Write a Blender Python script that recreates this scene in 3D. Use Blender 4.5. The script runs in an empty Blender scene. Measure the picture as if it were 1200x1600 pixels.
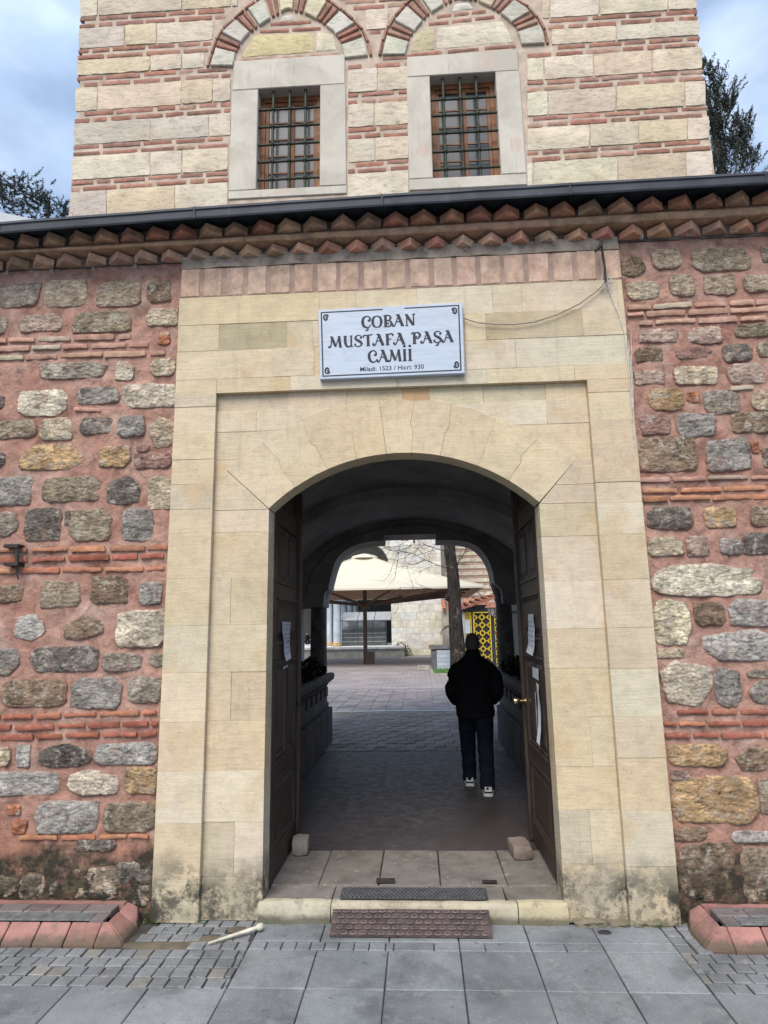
import bpy, math, random
from mathutils import Vector, Matrix, noise
R = math.radians
random.seed(7)
sc = bpy.context.scene
COL = sc.collection

# ------------------------------------------------------------------ camera
FPX, CAMD, CAMH = 989.0, 4.502, 1.85
_f = Vector((55, 184, FPX)).normalized()          # world +y (into the gate) seen in camera axes (right, down, forward)
_u = Vector((-88, -5290, FPX)).normalized()       # world up
_u = (_u - _f * _u.dot(_f)).normalized()
_r = _f.cross(_u)
if _r[0] < 0: _r = -_r
cam = bpy.data.objects.new('camera', bpy.data.cameras.new('camera'))
COL.objects.link(cam)
# rows: camera right / up / back expressed in the world
right = Vector((_r[0], _f[0], _u[0])); down = Vector((_r[1], _f[1], _u[1])); fwd = Vector((_r[2], _f[2], _u[2]))
m = Matrix((right, -down, -fwd)).transposed().to_4x4()
m.translation = (0, -CAMD, CAMH)
cam.matrix_world = m
cam.data.sensor_width = 36
cam.data.lens = FPX / 1600 * 36
cam.data.clip_end = 600
sc.camera = cam

# ------------------------------------------------------------------ sky and sun
SUN_EL, SUN_AZ = 52, 196      # azimuth clockwise from +y: behind the camera, slightly to the left
world = bpy.data.worlds.new('World'); sc.world = world; world.use_nodes = True
wt = world.node_tree; wt.nodes.clear()
wo = wt.nodes.new('ShaderNodeOutputWorld'); bg = wt.nodes.new('ShaderNodeBackground')
sky = wt.nodes.new('ShaderNodeTexSky'); sky.sky_type = 'NISHITA'; sky.sun_disc = False
sky.sun_elevation = R(SUN_EL); sky.sun_rotation = R(SUN_AZ); sky.air_density = 1.0; sky.dust_density = 1.5
tc = wt.nodes.new('ShaderNodeTexCoord')
mp = wt.nodes.new('ShaderNodeMapping'); mp.inputs['Scale'].default_value = (1, 1, 2.2); mp.inputs['Location'].default_value = (0.35, 0.2, 0.6)
nz = wt.nodes.new('ShaderNodeTexNoise'); nz.inputs['Scale'].default_value = 2.3; nz.inputs['Detail'].default_value = 7; nz.inputs['Roughness'].default_value = .5
rp = wt.nodes.new('ShaderNodeValToRGB'); rp.color_ramp.elements[0].position = .36; rp.color_ramp.elements[1].position = .66
rp.color_ramp.elements[0].color = (.05, .05, .05, 1); rp.color_ramp.elements[1].color = (.85, .85, .85, 1)
nz2 = wt.nodes.new('ShaderNodeTexNoise'); nz2.inputs['Scale'].default_value = 3.1; nz2.inputs['Detail'].default_value = 4
rp2 = wt.nodes.new('ShaderNodeValToRGB'); rp2.color_ramp.elements[0].position = .35; rp2.color_ramp.elements[1].position = .7
rp2.color_ramp.elements[0].color = (2.1, 3.2, 5.0, 1); rp2.color_ramp.elements[1].color = (6.6, 7.7, 9.3, 1)
mx = wt.nodes.new('ShaderNodeMix'); mx.data_type = 'RGBA'
wt.links.new(tc.outputs['Generated'], mp.inputs['Vector']); wt.links.new(mp.outputs[0], nz.inputs['Vector']); wt.links.new(mp.outputs[0], nz2.inputs['Vector'])
wt.links.new(nz.outputs['Fac'], rp.inputs[0]); wt.links.new(nz2.outputs['Fac'], rp2.inputs[0])
wt.links.new(rp.outputs[0], mx.inputs[0]); wt.links.new(sky.outputs[0], mx.inputs[6]); wt.links.new(rp2.outputs[0], mx.inputs[7])
wt.links.new(mx.outputs[2], bg.inputs[0]); wt.links.new(bg.outputs[0], wo.inputs[0])
bg.inputs[1].default_value = 0.07
sl = bpy.data.lights.new('sun', 'SUN'); sl.energy = 1.5; sl.angle = R(40); sl.color = (1, .93, .82)
so = bpy.data.objects.new('sun', sl); COL.objects.link(so)
sd = Vector((math.sin(R(SUN_AZ)) * math.cos(R(SUN_EL)), math.cos(R(SUN_AZ)) * math.cos(R(SUN_EL)), math.sin(R(SUN_EL))))
so.rotation_euler = sd.to_track_quat('Z', 'Y').to_euler()
vs = sc.view_settings
vs.view_transform = 'Standard'; vs.look = 'None'; vs.gamma = 1; vs.use_curve_mapping = False
vs.exposure = 1.5

# ------------------------------------------------------------------ measuring the photograph: a pixel (1200x1600) onto a plane of the place
def ray(px, py):
    d = Vector((px - 600, py - 800, FPX))
    return Vector((d.dot(_r), d.dot(_f), d.dot(_u)))
def W(px, py, y=0.0):
    r = ray(px, py); t = (y + CAMD) / r[1]
    return (r[0] * t, r[2] * t + CAMH)
def G(px, py, z=0.0):
    r = ray(px, py); t = (z - CAMH) / r[2]
    return (r[0] * t, r[1] * t - CAMD)
def lerp(a, b, t): return a + (b - a) * t
def interp(x, pts):
    pts = sorted(pts)
    if x <= pts[0][0]: return pts[0][1]
    for (a, u), (b, v) in zip(pts, pts[1:]):
        if x <= b: return lerp(u, v, (x - a) / (b - a))
    return pts[-1][1]

# ------------------------------------------------------------------ objects
def put(o, parent=None, label=None, cat=None, group=None, kind=None):
    COL.objects.link(o)
    if parent is not None: o.parent = parent
    for k, v in (('label', label), ('category', cat), ('group', group), ('kind', kind)):
        if v: o[k] = v
    return o
def thing(name, label, cat, loc=(0, 0, 0), group=None, kind=None):
    o = bpy.data.objects.new(name, None); o.location = loc; o.empty_display_size = .1
    return put(o, None, label, cat, group, kind)
def wpos(o):
    p = Vector((0, 0, 0))
    while o is not None: p += o.location; o = o.parent
    return p
class MB:
    def __init__(s): s.v = []; s.f = []
    def add(s, v, f):
        n = len(s.v); s.v += [tuple(p) for p in v]; s.f += [tuple(i + n for i in q) for q in f]; return s
    def box(s, a, b, bev=0):
        (x0, y0, z0), (x1, y1, z1) = a, b
        v = [(x, y, z) for z in (z0, z1) for y in (y0, y1) for x in (x0, x1)]
        return s.add(v, [(0, 2, 3, 1), (4, 5, 7, 6), (0, 1, 5, 4), (2, 6, 7, 3), (0, 4, 6, 2), (1, 3, 7, 5)])
    def obox(s, c, size, rz=0, rx=0, ry=0):
        M = Matrix.Translation(c) @ Matrix.Rotation(rz, 4, 'Z') @ Matrix.Rotation(ry, 4, 'Y') @ Matrix.Rotation(rx, 4, 'X')
        hx, hy, hz = [q / 2 for q in size]
        v = [M @ Vector((x, y, z)) for z in (-hz, hz) for y in (-hy, hy) for x in (-hx, hx)]
        return s.add(v, [(0, 2, 3, 1), (4, 5, 7, 6), (0, 1, 5, 4), (2, 6, 7, 3), (0, 4, 6, 2), (1, 3, 7, 5)])
    def tube(s, pts, rad, n=8, caps=True):
        pts = [Vector(p) for p in pts]
        if not hasattr(rad, '__len__'): rad = [rad] * len(pts)
        base = len(s.v); ref = Vector((0.13, 0.31, 0.94))
        for i, p in enumerate(pts):
            t = (pts[min(i + 1, len(pts) - 1)] - pts[max(i - 1, 0)]).normalized()
            if abs(t.dot(ref)) > .97: ref = Vector((.9, .3, .1))
            a = t.cross(ref).normalized(); b = t.cross(a)
            for k in range(n):
                w = 2 * math.pi * k / n
                s.v.append(tuple(p + a * (math.cos(w) * rad[i]) + b * (math.sin(w) * rad[i])))
        for i in range(len(pts) - 1):
            for k in range(n):
                q = base + i * n
                s.f.append((q + k, q + n + k, q + n + (k + 1) % n, q + (k + 1) % n))
        if caps:
            s.f.append(tuple(base + k for k in range(n)))
            s.f.append(tuple(base + (len(pts) - 1) * n + k for k in reversed(range(n))))
        return s
    def lathe(s, prof, c, n=16, sx=1, sy=1):
        base = len(s.v)
        for r, z in prof:
            for k in range(n):
                w = 2 * math.pi * k / n
                s.v.append((c[0] + math.cos(w) * r * sx, c[1] + math.sin(w) * r * sy, c[2] + z))
        for i in range(len(prof) - 1):
            for k in range(n):
                q = base + i * n
                s.f.append((q + k, q + (k + 1) % n, q + n + (k + 1) % n, q + n + k))
        s.f.append(tuple(base + k for k in reversed(range(n))))
        s.f.append(tuple(base + (len(prof) - 1) * n + k for k in range(n)))
        return s
    def ball(s, c, r, n=8, sq=(1, 1, 1)):
        pr = [(max(math.sin(math.pi * i / n), .02) * r, -math.cos(math.pi * i / n) * r * sq[2]) for i in range(n + 1)]
        return s.lathe(pr, c, n + 2, sq[0], sq[1])
    def build(s, name, mat, parent=None, smooth=False, col=None, center=True, **kw):
        me = bpy.data.meshes.new(name)
        if center:
            xs = list(zip(*s.v)); c = Vector([(min(q) + max(q)) / 2 for q in xs])
        else: c = Vector((0, 0, 0))
        me.from_pydata([(p[0] - c[0], p[1] - c[1], p[2] - c[2]) for p in s.v], [], s.f)
        me.materials.append(mat); me.update()
        if smooth:
            me.polygons.foreach_set('use_smooth', [True] * len(me.polygons)); me.set_sharp_from_angle(angle=R(38))
        o = bpy.data.objects.new(name, me)
        o.location = c - (wpos(parent) if parent is not None else Vector((0, 0, 0)))
        if col: o.color = (*col, 1)
        return put(o, parent, **kw)
def bake(o):
    dg = bpy.context.evaluated_depsgraph_get()
    me = bpy.data.meshes.new_from_object(o.evaluated_get(dg), depsgraph=dg)
    o.modifiers.clear(); o.data = me
    me.polygons.foreach_set('use_smooth', [True] * len(me.polygons))
def area2(p): return sum(a[0] * b[1] - b[0] * a[1] for a, b in zip(p, p[1:] + p[:1]))
def inset(poly, d):
    n = len(poly); out = []
    for i in range(n):
        p0, p1, p2 = Vector(poly[i - 1]), Vector(poly[i]), Vector(poly[(i + 1) % n])
        e1 = (p1 - p0).normalized(); e2 = (p2 - p1).normalized()
        n1 = Vector((-e1[1], e1[0])); n2 = Vector((-e2[1], e2[0]))
        k = n1 + n2; l = max(k.length_squared, .3)
        out.append(tuple(p1 + k * (2 * d / l)))
    return out
def plate(mb, poly, yf, yb, bev=.004, ax='y', jit=0):
    """a block with a chamfered face: outline in (x,z) facing -y, or in (x,y) facing +z when ax == 'z'"""
    poly = [tuple(p) for p in poly]
    if area2(poly) < 0: poly = poly[::-1]
    if jit: poly = [(a + random.uniform(-jit, jit), b + random.uniform(-jit, jit)) for a, b in poly]
    fr = inset(poly, bev); n = len(poly); db = bev if yb > yf else -bev
    if ax == 'y': mk = lambda p, d: (p[0], d, p[1])
    else: mk = lambda p, d: (p[0], p[1], d)
    v = [mk(p, yf) for p in fr] + [mk(p, yf + db) for p in poly] + [mk(p, yb) for p in poly]
    f = [tuple(range(n)), tuple(range(3 * n - 1, 2 * n - 1, -1))]
    for a in (0, n):
        for i in range(n):
            j = (i + 1) % n
            f.append((a + i, a + n + i, a + n + j, a + j))
    return mb.add(v, f)
def rect(x0, z0, x1, z1): return [(x0, z0), (x1, z0), (x1, z1), (x0, z1)]
def rough(mb, quad, yf, yb, amp=.006, bev=.012, seed=0, cell=.05, wob=.006):
    """hewn block: four corners (bl, br, tr, tl), grid front with noise and worn edges"""
    q = [Vector(p) for p in quad]
    w = (q[1] - q[0]).length; h = (q[3] - q[0]).length
    nu = max(3, min(12, int(w / cell))); nv = max(3, min(8, int(h / cell)))
    g = {}
    v = []; f = []
    for j in range(nv + 1):
        for i in range(nu + 1):
            s, t = i / nu, j / nv
            p = (q[0] * (1 - s) + q[1] * s) * (1 - t) + (q[3] * (1 - s) + q[2] * s) * t
            edge = i in (0, nu) or j in (0, nv)
            k = noise.noise(Vector((p[0] * 14 + seed, p[1] * 14, seed * 3.7)))
            k2 = noise.noise(Vector((p[0] * 34 + seed, p[1] * 34, seed * 1.7)))
            y = yf + amp * (k + .6 * k2) + (bev if edge else 0)
            if edge:
                o = wob * Vector((noise.noise(Vector((p[0] * 22, p[1] * 22, seed))), noise.noise(Vector((p[0] * 22, p[1] * 22, seed + 9)))))
                if (i in (0, nu)) and (j in (0, nv)): o = o + ((q[0] + q[1] + q[2] + q[3]) / 4 - p).normalized() * wob * .6
                p = p + o
            g[i, j] = len(v); v.append((p[0], y, p[1]))
    for j in range(nv):
        for i in range(nu): f.append((g[i, j], g[i + 1, j], g[i + 1, j + 1], g[i, j + 1]))
    ring = [g[i, 0] for i in range(nu + 1)] + [g[nu, j] for j in range(1, nv + 1)] + [g[i, nv] for i in range(nu - 1, -1, -1)] + [g[0, j] for j in range(nv - 1, 0, -1)]
    n0 = len(v); n = len(ring)
    for r_ in ring: v.append((v[r_][0], yb, v[r_][2]))
    for i in range(n):
        j = (i + 1) % n
        f.append((ring[i], n0 + i, n0 + j, ring[j]))
    return mb.add(v, f)
def rubble(mb, cx, cz, w, h, d, seed, sq=3.0, yb=.03):
    """field stone: broken angular outline, rugged nearly flat face"""
    rnd = random.Random(seed); K = rnd.choice((6, 7, 8, 9)); N = 36; v = []; f = []
    cs = []
    a0 = rnd.uniform(0, 6.28)
    if rnd.random() < .68:                                             # squared block with knocked corners
        for sx, sz in ((1, 1), (-1, 1), (-1, -1), (1, -1)):
            cc = [(sx * rnd.uniform(.80, 1.0), sz * rnd.uniform(.80, 1.0))]
            if rnd.random() < .45: cc = [(sx * 1.0, sz * rnd.uniform(.3, .7)), (sx * rnd.uniform(.55, .85), sz * 1.0)]
            if sx * sz < 0: cc = cc[::-1]
            cs += [Vector((a * w / 2, b * h / 2)) for a, b in cc]
            if sz == sx * -1 or rnd.random() < .5:
                nx_ = (0, rnd.uniform(.88, 1.02) * sz) if (sx, sz) in ((1, 1), (-1, -1)) else (rnd.uniform(.9, 1.02) * sx, 0)
                cs.append(Vector((nx_[0] * w / 2, nx_[1] * h / 2)))
        K = 0
    for k in range(K):
        a = a0 + 2 * math.pi * (k + rnd.uniform(-.3, .3)) / K
        ca, sa = math.cos(a), math.sin(a)
        r = (abs(ca) ** sq + abs(sa) ** sq) ** (-1 / sq) * rnd.uniform(.92, 1.08)
        cs.append(Vector((ca * r * w / 2, sa * r * h / 2)))
    K = len(cs)
    per = [(cs[(k + 1) % K] - cs[k]).length for k in range(K)]; tot = sum(per); out = []
    for i in range(N):
        t = i / N * tot; k = 0
        while k < K - 1 and t > per[k]: t -= per[k]; k += 1
        out.append(cs[k].lerp(cs[(k + 1) % K], t / max(per[k], 1e-6)))
    out = [(out[i - 1] + out[i] * 3 + out[(i + 1) % N]) / 5 for i in range(N)]
    xs = [p[0] for p in out]; zs = [p[1] for p in out]
    kx, kz = w / (max(xs) - min(xs)), h / (max(zs) - min(zs))
    out = [Vector(((p[0] - (max(xs) + min(xs)) / 2) * kx, (p[1] - (max(zs) + min(zs)) / 2) * kz)) for p in out]
    for i, p in enumerate(out):
        q = Vector((p[0] * 38 + seed, p[1] * 38, seed * .7)); g = min(w, h)
        out[i] = p * (1 + .07 * noise.noise(q)) + Vector((noise.noise(q * 2.1), noise.noise(q * 2.1 + Vector((3, 3, 3))))) * min(.006, .05 * g)
    tx, tz = rnd.uniform(-.10, .10), rnd.uniform(-.10, .10)
    for s, y in ((1.04, yb), (1.0, .004), (.945, -d * .45), (.85, -d * .8), (.58, -d), (.28, -d)):
        for p in out:
            x, z = p[0] * s, p[1] * s
            if s <= 1:
                k = Vector((x * 22 + seed, z * 30, seed * .7))
                n_ = noise.noise(k) * .6 + noise.noise(k * 2.3) * .45 + noise.noise(k * 5) * .2
                y2 = y + n_ * d * (1.15 if s < .9 else .7) + tx * x * .5 + tz * z * .5
            else: y2 = y
            v.append((cx + x, y2, cz + z))
    nr = 6
    for i in range(nr - 1):
        for k in range(N): a, b = i * N + k, i * N + (k + 1) % N; f.append((a, b, b + N, a + N))
    v.append((cx, -d, cz)); c = len(v) - 1
    for k in range(N): f.append(((nr - 1) * N + k, (nr - 1) * N + (k + 1) % N, c))
    return mb.add(v, f)
def arch_wall(mb, x0, x1, z0, ztop, y0, y1, prof):
    """wall with an opening whose top edge is prof, from left to right"""
    xl, zl = prof[0]; xr, zr = prof[-1]
    def quad(p):
        mb.add(p, [tuple(range(len(p)))])
    for y, flip in ((y0, 0), (y1, 1)):
        qs = []
        if xl > x0: qs.append([(x0, z0), (xl, z0), (xl, ztop), (x0, ztop)])
        if x1 > xr: qs.append([(xr, z0), (x1, z0), (x1, ztop), (xr, ztop)])
        for (a, za), (b, zb) in zip(prof, prof[1:]):
            if b - a > 1e-5: qs.append([(a, za), (b, zb), (b, ztop), (a, ztop)])
        for q in qs:
            p = [(a, y, b) for a, b in q]
            quad(p[::-1] if flip else p)
    ch = [(xl, z0)] + list(prof) + [(xr, z0)]
    for (a, za), (b, zb) in zip(ch, ch[1:]): quad([(a, y0, za), (a, y1, za), (b, y1, zb), (b, y0, zb)])
    quad([(x0, y0, ztop), (x1, y0, ztop), (x1, y1, ztop), (x0, y1, ztop)])
    quad([(x0, y0, z0), (x0, y0, ztop), (x0, y1, ztop), (x0, y1, z0)])
    quad([(x1, y0, z0), (x1, y1, z0), (x1, y1, ztop), (x1, y0, ztop)])
    return mb
def ribbon(mb, pts, wd, mk, th, z0):
    """flat stroke of varying width; mk maps (u, v, d) to the place"""
    P = []; 
    n = len(pts)
    if not hasattr(wd, '__len__'): wd = [wd] * n
    for i in range(n - 1):
        p0, p1, p2, p3 = [Vector(pts[max(0, min(n - 1, i + k))]) for k in (-1, 0, 1, 2)]
        st = 1 if n == 2 else 5
        for k in range(st):
            t = k / st
            P.append((.5 * (2 * p1 + (p2 - p0) * t + (2 * p0 - 5 * p1 + 4 * p2 - p3) * t * t + (3 * p1 - p0 - 3 * p2 + p3) * t ** 3), lerp(wd[i], wd[i + 1], t)))
    P.append((Vector(pts[-1]), wd[-1]))
    v = []; f = []
    for i, (p, w) in enumerate(P):
        a = P[max(0, i - 1)][0]; b = P[min(len(P) - 1, i + 1)][0]
        t = (b - a).normalized(); nn = Vector((-t[1], t[0])) * (w / 2)
        for q, d in ((p - nn, z0), (p + nn, z0), (p - nn, z0 + th), (p + nn, z0 + th)): v.append(mk(q[0], q[1], d))
    for i in range(len(P) - 1):
        a = 4 * i; b = a + 4
        f += [(a + 2, b + 2, b + 3, a + 3), (a, a + 2, a + 3, a + 1)] if i == 0 else [(a + 2, b + 2, b + 3, a + 3)]
        f += [(a, b, b + 2, a + 2), (a + 1, a + 3, b + 3, b + 1)]
    a = 4 * (len(P) - 1); f.append((a, a + 1, a + 3, a + 2))
    return mb.add(v, f)

# ------------------------------------------------------------------ materials
class NT:
    def __init__(s, name):
        s.m = bpy.data.materials.new(name); s.m.use_nodes = True
        s.t = s.m.node_tree; s.b = s.t.nodes['Principled BSDF']
        s._o = None
    def n(s, t, **kw):
        q = s.t.nodes.new(t)
        for k, v in kw.items(): setattr(q, k, v)
        return q
    def l(s, a, b): s.t.links.new(a, b)
    def co(s, scale=(1, 1, 1), off=True):
        if s._o is None:
            tcn = s.n('ShaderNodeTexCoord'); s._tc = tcn
            oi = s.n('ShaderNodeObjectInfo'); s._oi = oi
            mu = s.n('ShaderNodeMath', operation='MULTIPLY'); s.l(oi.outputs['Random'], mu.inputs[0]); mu.inputs[1].default_value = 57
            ad = s.n('ShaderNodeVectorMath', operation='ADD'); s.l(tcn.outputs['Object'], ad.inputs[0]); s.l(mu.outputs[0], ad.inputs[1])
            s._o = ad.outputs[0]
        mpn = s.n('ShaderNodeMapping'); mpn.inputs['Scale'].default_value = scale
        s.l(s._o, mpn.inputs[0]); return mpn.outputs[0]
    def pos(s, scale=(1, 1, 1)):
        g = s.n('ShaderNodeNewGeometry'); mpn = s.n('ShaderNodeMapping'); mpn.inputs['Scale'].default_value = scale
        s.l(g.outputs['Position'], mpn.inputs[0]); return mpn.outputs[0]
    def zpos(s):
        g = s.n('ShaderNodeNewGeometry'); x = s.n('ShaderNodeSeparateXYZ'); s.l(g.outputs['Position'], x.inputs[0]); return x.outputs[2]
    def noise(s, vec, scale, detail=4, rough=.55, dist=0):
        q = s.n('ShaderNodeTexNoise'); q.inputs['Scale'].default_value = scale; q.inputs['Detail'].default_value = detail
        q.inputs['Roughness'].default_value = rough; q.inputs['Distortion'].default_value = dist
        s.l(vec, q.inputs['Vector']); return q.outputs['Fac']
    def vor(s, vec, scale, feat='F1'):
        q = s.n('ShaderNodeTexVoronoi', feature=feat); q.inputs['Scale'].default_value = scale; s.l(vec, q.inputs['Vector']); return q.outputs['Distance']
    def ramp(s, fac, pts):
        q = s.n('ShaderNodeValToRGB'); e = q.color_ramp.elements
        while len(e) < len(pts): e.new(.5)
        for i, (p, c) in enumerate(pts):
            if not hasattr(c, '__len__'): c = (c, c, c)
            e[i].position = p; e[i].color = (*c, 1)
        s.l(fac, q.inputs[0]); return q.outputs[0]
    def mix(s, fac, a, b, bl='MIX'):
        q = s.n('ShaderNodeMix', data_type='RGBA', blend_type=bl)
        for sock, val in ((q.inputs[0], fac), (q.inputs[6], a), (q.inputs[7], b)):
            if hasattr(val, 'links') or hasattr(val, 'is_linked'): s.l(val, sock)
            elif hasattr(val, '__len__'): sock.default_value = (*val, 1)
            else: sock.default_value = val
        return q.outputs[2]
    def math(s, op, a, b=0, clamp=False):
        q = s.n('ShaderNodeMath', operation=op, use_clamp=clamp)
        for sock, val in ((q.inputs[0], a), (q.inputs[1], b)):
            if hasattr(val, 'is_linked'): s.l(val, sock)
            else: sock.default_value = val
        return q.outputs[0]
    def ocol(s):
        s.co(); return s._oi.outputs['Color']
    def orand(s):
        s.co(); return s._oi.outputs['Random']
    def bump(s, h, st, dist=.01, prev=None):
        q = s.n('ShaderNodeBump'); q.inputs['Strength'].default_value = st; q.inputs['Distance'].default_value = dist
        s.l(h, q.inputs['Height'])
        if prev is not None: s.l(prev, q.inputs['Normal'])
        return q.outputs[0]
    def done(s, col, rough=.85, nrm=None, metal=0, spec=.3):
        if hasattr(col, 'is_linked'): s.l(col, s.b.inputs['Base Color'])
        else: s.b.inputs['Base Color'].default_value = (*col, 1)
        if hasattr(rough, 'is_linked'): s.l(rough, s.b.inputs['Roughness'])
        else: s.b.inputs['Roughness'].default_value = rough
        s.b.inputs['Metallic'].default_value = metal; s.b.inputs['Specular IOR Level'].default_value = spec
        if nrm is not None: s.l(nrm, s.b.inputs['Normal'])
        return s.m

def m_simple(name, col, rough=.7, sc_=8, amt=.35, bump=.2, metal=0, objcol=False, bs=60, spec=.3):
    t = NT(name); v = t.co()
    base = t.ocol() if objcol else col
    a = t.noise(v, sc_, 5); fac = t.ramp(a, [(.3, 1 - amt), (.7, 1 + amt * .6)])
    c = t.mix(1, base, fac, 'MULTIPLY')
    nb = t.bump(t.noise(v, bs, 4), bump, .004)
    return t.done(c, rough, nb, metal, spec)

def m_rubble():
    t = NT('rubble_stone'); v = t.co()
    big = t.noise(v, 8, 7, .65, .8); fine = t.noise(v, 48, 6, .7); mid = t.noise(t.co((1, 1, 2.0)), 19, 7, .7, .6)
    c = t.mix(1, t.ocol(), t.ramp(big, [(.34, .5), (.48, .95), (.56, 1.15), (.70, 1.75)]), 'MULTIPLY')
    c = t.mix(1, c, t.ramp(mid, [(.34, .48), (.47, .95), (.60, 1.15), (.72, 1.6)]), 'MULTIPLY')
    c = t.mix(t.ramp(t.noise(v, 6.3, 5, .65, 1), [(.58, 0), (.66, .5)]), c, (.34, .25, .16))       # rusty patches
    c = t.mix(t.ramp(t.noise(v, 13, 7, .75, .5), [(.53, 0), (.60, .8)]), c, (.52, .47, .40))        # pale lichen
    c = t.mix(t.ramp(t.noise(v, 15, 6, .75, 1), [(.56, 0), (.63, .75)]), c, (.37, .22, .185))         # smeared mortar
    c = t.mix(t.ramp(fine, [(.32, .7), (.42, 0)]), c, (.06, .05, .042))
    at = t.n('ShaderNodeAttribute'); at.attribute_name = 'rim'
    sm = t.math('ADD', t.math('MULTIPLY', at.outputs['Fac'], .5), t.math('MULTIPLY', t.noise(v, 11, 8, .75, .8), .85))
    pc = t.mix(t.ramp(t.noise(t.pos(), 1.6, 6, .6, .3), [(.35, 0), (.65, 1)]), (.325, .170, .130), (.435, .268, .212))
    c = t.mix(t.ramp(sm, [(.78, 0), (.84, .9)]), c, pc)
    mould = t.math('MULTIPLY', t.ramp(t.math('MULTIPLY', t.zpos(), .5), [(.08, 1), (.24, 0)]), t.ramp(t.noise(t.pos(), 6, 6, .7), [(.42, 0), (.52, .92)]))
    c = t.mix(mould, c, (.03, .028, .022))
    vo = t.vor(t.co((1, 1, 1.7)), 24); c = t.mix(1, c, t.ramp(vo, [(.0, .80), (.25, 1.04), (.6, .92)]), 'MULTIPLY')
    b = t.bump(vo, .8, .03); b = t.bump(mid, 1, .03, b); b = t.bump(fine, .9, .012, b)
    return t.done(c, .88, b, 0, .2)
def m_mortar():
    t = NT('pink_mortar'); v = t.pos()
    a = t.noise(v, 1.6, 6, .6, .3); b_ = t.noise(v, 10, 7, .7, .4); fi = t.noise(v, 75, 5, .75)
    c = t.mix(t.ramp(a, [(.35, 0), (.65, 1)]), (.325, .170, .130), (.435, .268, .212))
    c = t.mix(t.ramp(t.noise(v, 3.1, 7, .7), [(.50, 0), (.62, .7)]), c, (.43, .305, .255))            # lilac bloom
    c = t.mix(t.ramp(t.zpos(), [(.1, .7), (1.0, 0)]), c, (.35, .165, .11))                            # redder repair low down
    c = t.mix(t.ramp(t.noise(v, 4.4, 7, .7), [(.52, 0), (.64, .65)]), c, (.21, .10, .075))
    c = t.mix(1, c, t.ramp(b_, [(.34, .62), (.5, 1), (.64, 1.2)]), 'MULTIPLY')
    c = t.mix(t.ramp(fi, [(.30, .6), (.42, 0)]), c, (.11, .055, .047))
    c = t.mix(t.ramp(t.noise(v, 22, 6, .75), [(.63, 0), (.70, .5)]), c, (.45, .36, .32))
    edge = t.math('ADD', t.zpos(), t.math('MULTIPLY', t.math('SUBTRACT', t.noise(v, 2.6, 6, .65), .5), .55))
    mould = t.math('MULTIPLY', t.ramp(edge, [(.36, 1), (.47, 0)]), t.ramp(t.noise(v, 7.5, 7, .72), [(.34, .35), (.50, .97)]))
    c = t.mix(mould, c, (.034, .031, .024))
    c = t.mix(t.math('MULTIPLY', mould, t.ramp(t.noise(v, 17, 5), [(.52, 0), (.60, .6)])), c, (.105, .095, .055))
    soot = t.math('MULTIPLY', t.ramp(t.math('MULTIPLY', t.zpos(), .2), [(.915, 0), (.95, 1)]), t.ramp(t.noise(v, 4, 5), [(.4, 0), (.62, .7)]))
    c = t.mix(soot, c, (.16, .115, .095))
    n = t.bump(b_, .8, .03); n = t.bump(t.noise(v, 30, 6, .75), .75, .012, n); n = t.bump(fi, .6, .004, n)
    return t.done(c, .95, n, 0, .12)
def m_ashlar():
    t = NT('ashlar_limestone'); v = t.co(); w = t.pos()
    c = t.mix(1, t.ocol(), t.ramp(t.noise(v, 3, 5, .6), [(.3, .92), (.7, 1.06)]), 'MULTIPLY')
    st = t.noise(t.co((1.4, 1.4, 17)), 4, 6, .65, .5)
    c = t.mix(1, c, t.ramp(st, [(.3, .90), (.6, 1.03)]), 'MULTIPLY')
    c = t.mix(t.ramp(t.noise(v, 2.1, 3, .5, .6), [(.58, 0), (.7, .5)]), c, (.47, .33, .17))          # honey stain
    c = t.mix(t.ramp(t.noise(w, 1.3, 5, .6), [(.52, 0), (.72, .5)]), c, (.52, .465, .37))            # pale bloom
    c = t.mix(t.ramp(t.noise(w, .9, 4, .6), [(.56, 0), (.7, .35)]), c, (.33, .29, .22))
    c = t.mix(t.ramp(t.noise(t.pos((6, 6, .5)), 2.2, 5, .6), [(.60, 0), (.74, .3)]), c, (.27, .235, .175))   # run-off streaks
    c = t.mix(1, c, t.ramp(t.noise(t.co((1, 1, 3)), 55, 4, .8), [(.34, .92), (.6, 1.04)]), 'MULTIPLY')
    c = t.mix(t.ramp(t.noise(v, 26, 5, .75), [(.28, .6), (.37, 0)]), c, (.2, .155, .09))
    z = t.zpos()
    spots = t.ramp(t.noise(w, 15, 5, .7), [(.50, 0), (.57, 1)])
    blot = t.ramp(t.noise(w, 5.2, 7, .75), [(.46, 0), (.56, 1)])
    mo = t.math('MULTIPLY', t.ramp(t.math('ADD', z, t.math('MULTIPLY', t.noise(w, 3.3, 4, .6), -.3)), [(.05, 1), (.26, 0)]), t.math('MAXIMUM', t.math('MULTIPLY', spots, .7), blot))
    c = t.mix(mo, c, (.045, .042, .034))
    gr = t.math('MULTIPLY', t.ramp(z, [(.28, .75), (.42, 0)]), t.ramp(t.noise(w, 3, 5), [(.35, 0), (.6, .85)]))
    c = t.mix(gr, c, (.24, .22, .165))
    pit = t.ramp(t.noise(v, 38, 5, .75), [(.24, 0), (.36, 1)])
    c = t.mix(1, c, t.ramp(t.noise(w, 11, 7, .75), [(.34, .86), (.55, 1.03)]), 'MULTIPLY')
    n = t.bump(st, .3, .008); n = t.bump(t.noise(v, 60, 5, .75), .65, .004, n); n = t.bump(pit, .4, .004, n); n = t.bump(t.noise(v, 7, 5), .3, .015, n)
    return t.done(c, .85, n, 0, .25)
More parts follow.
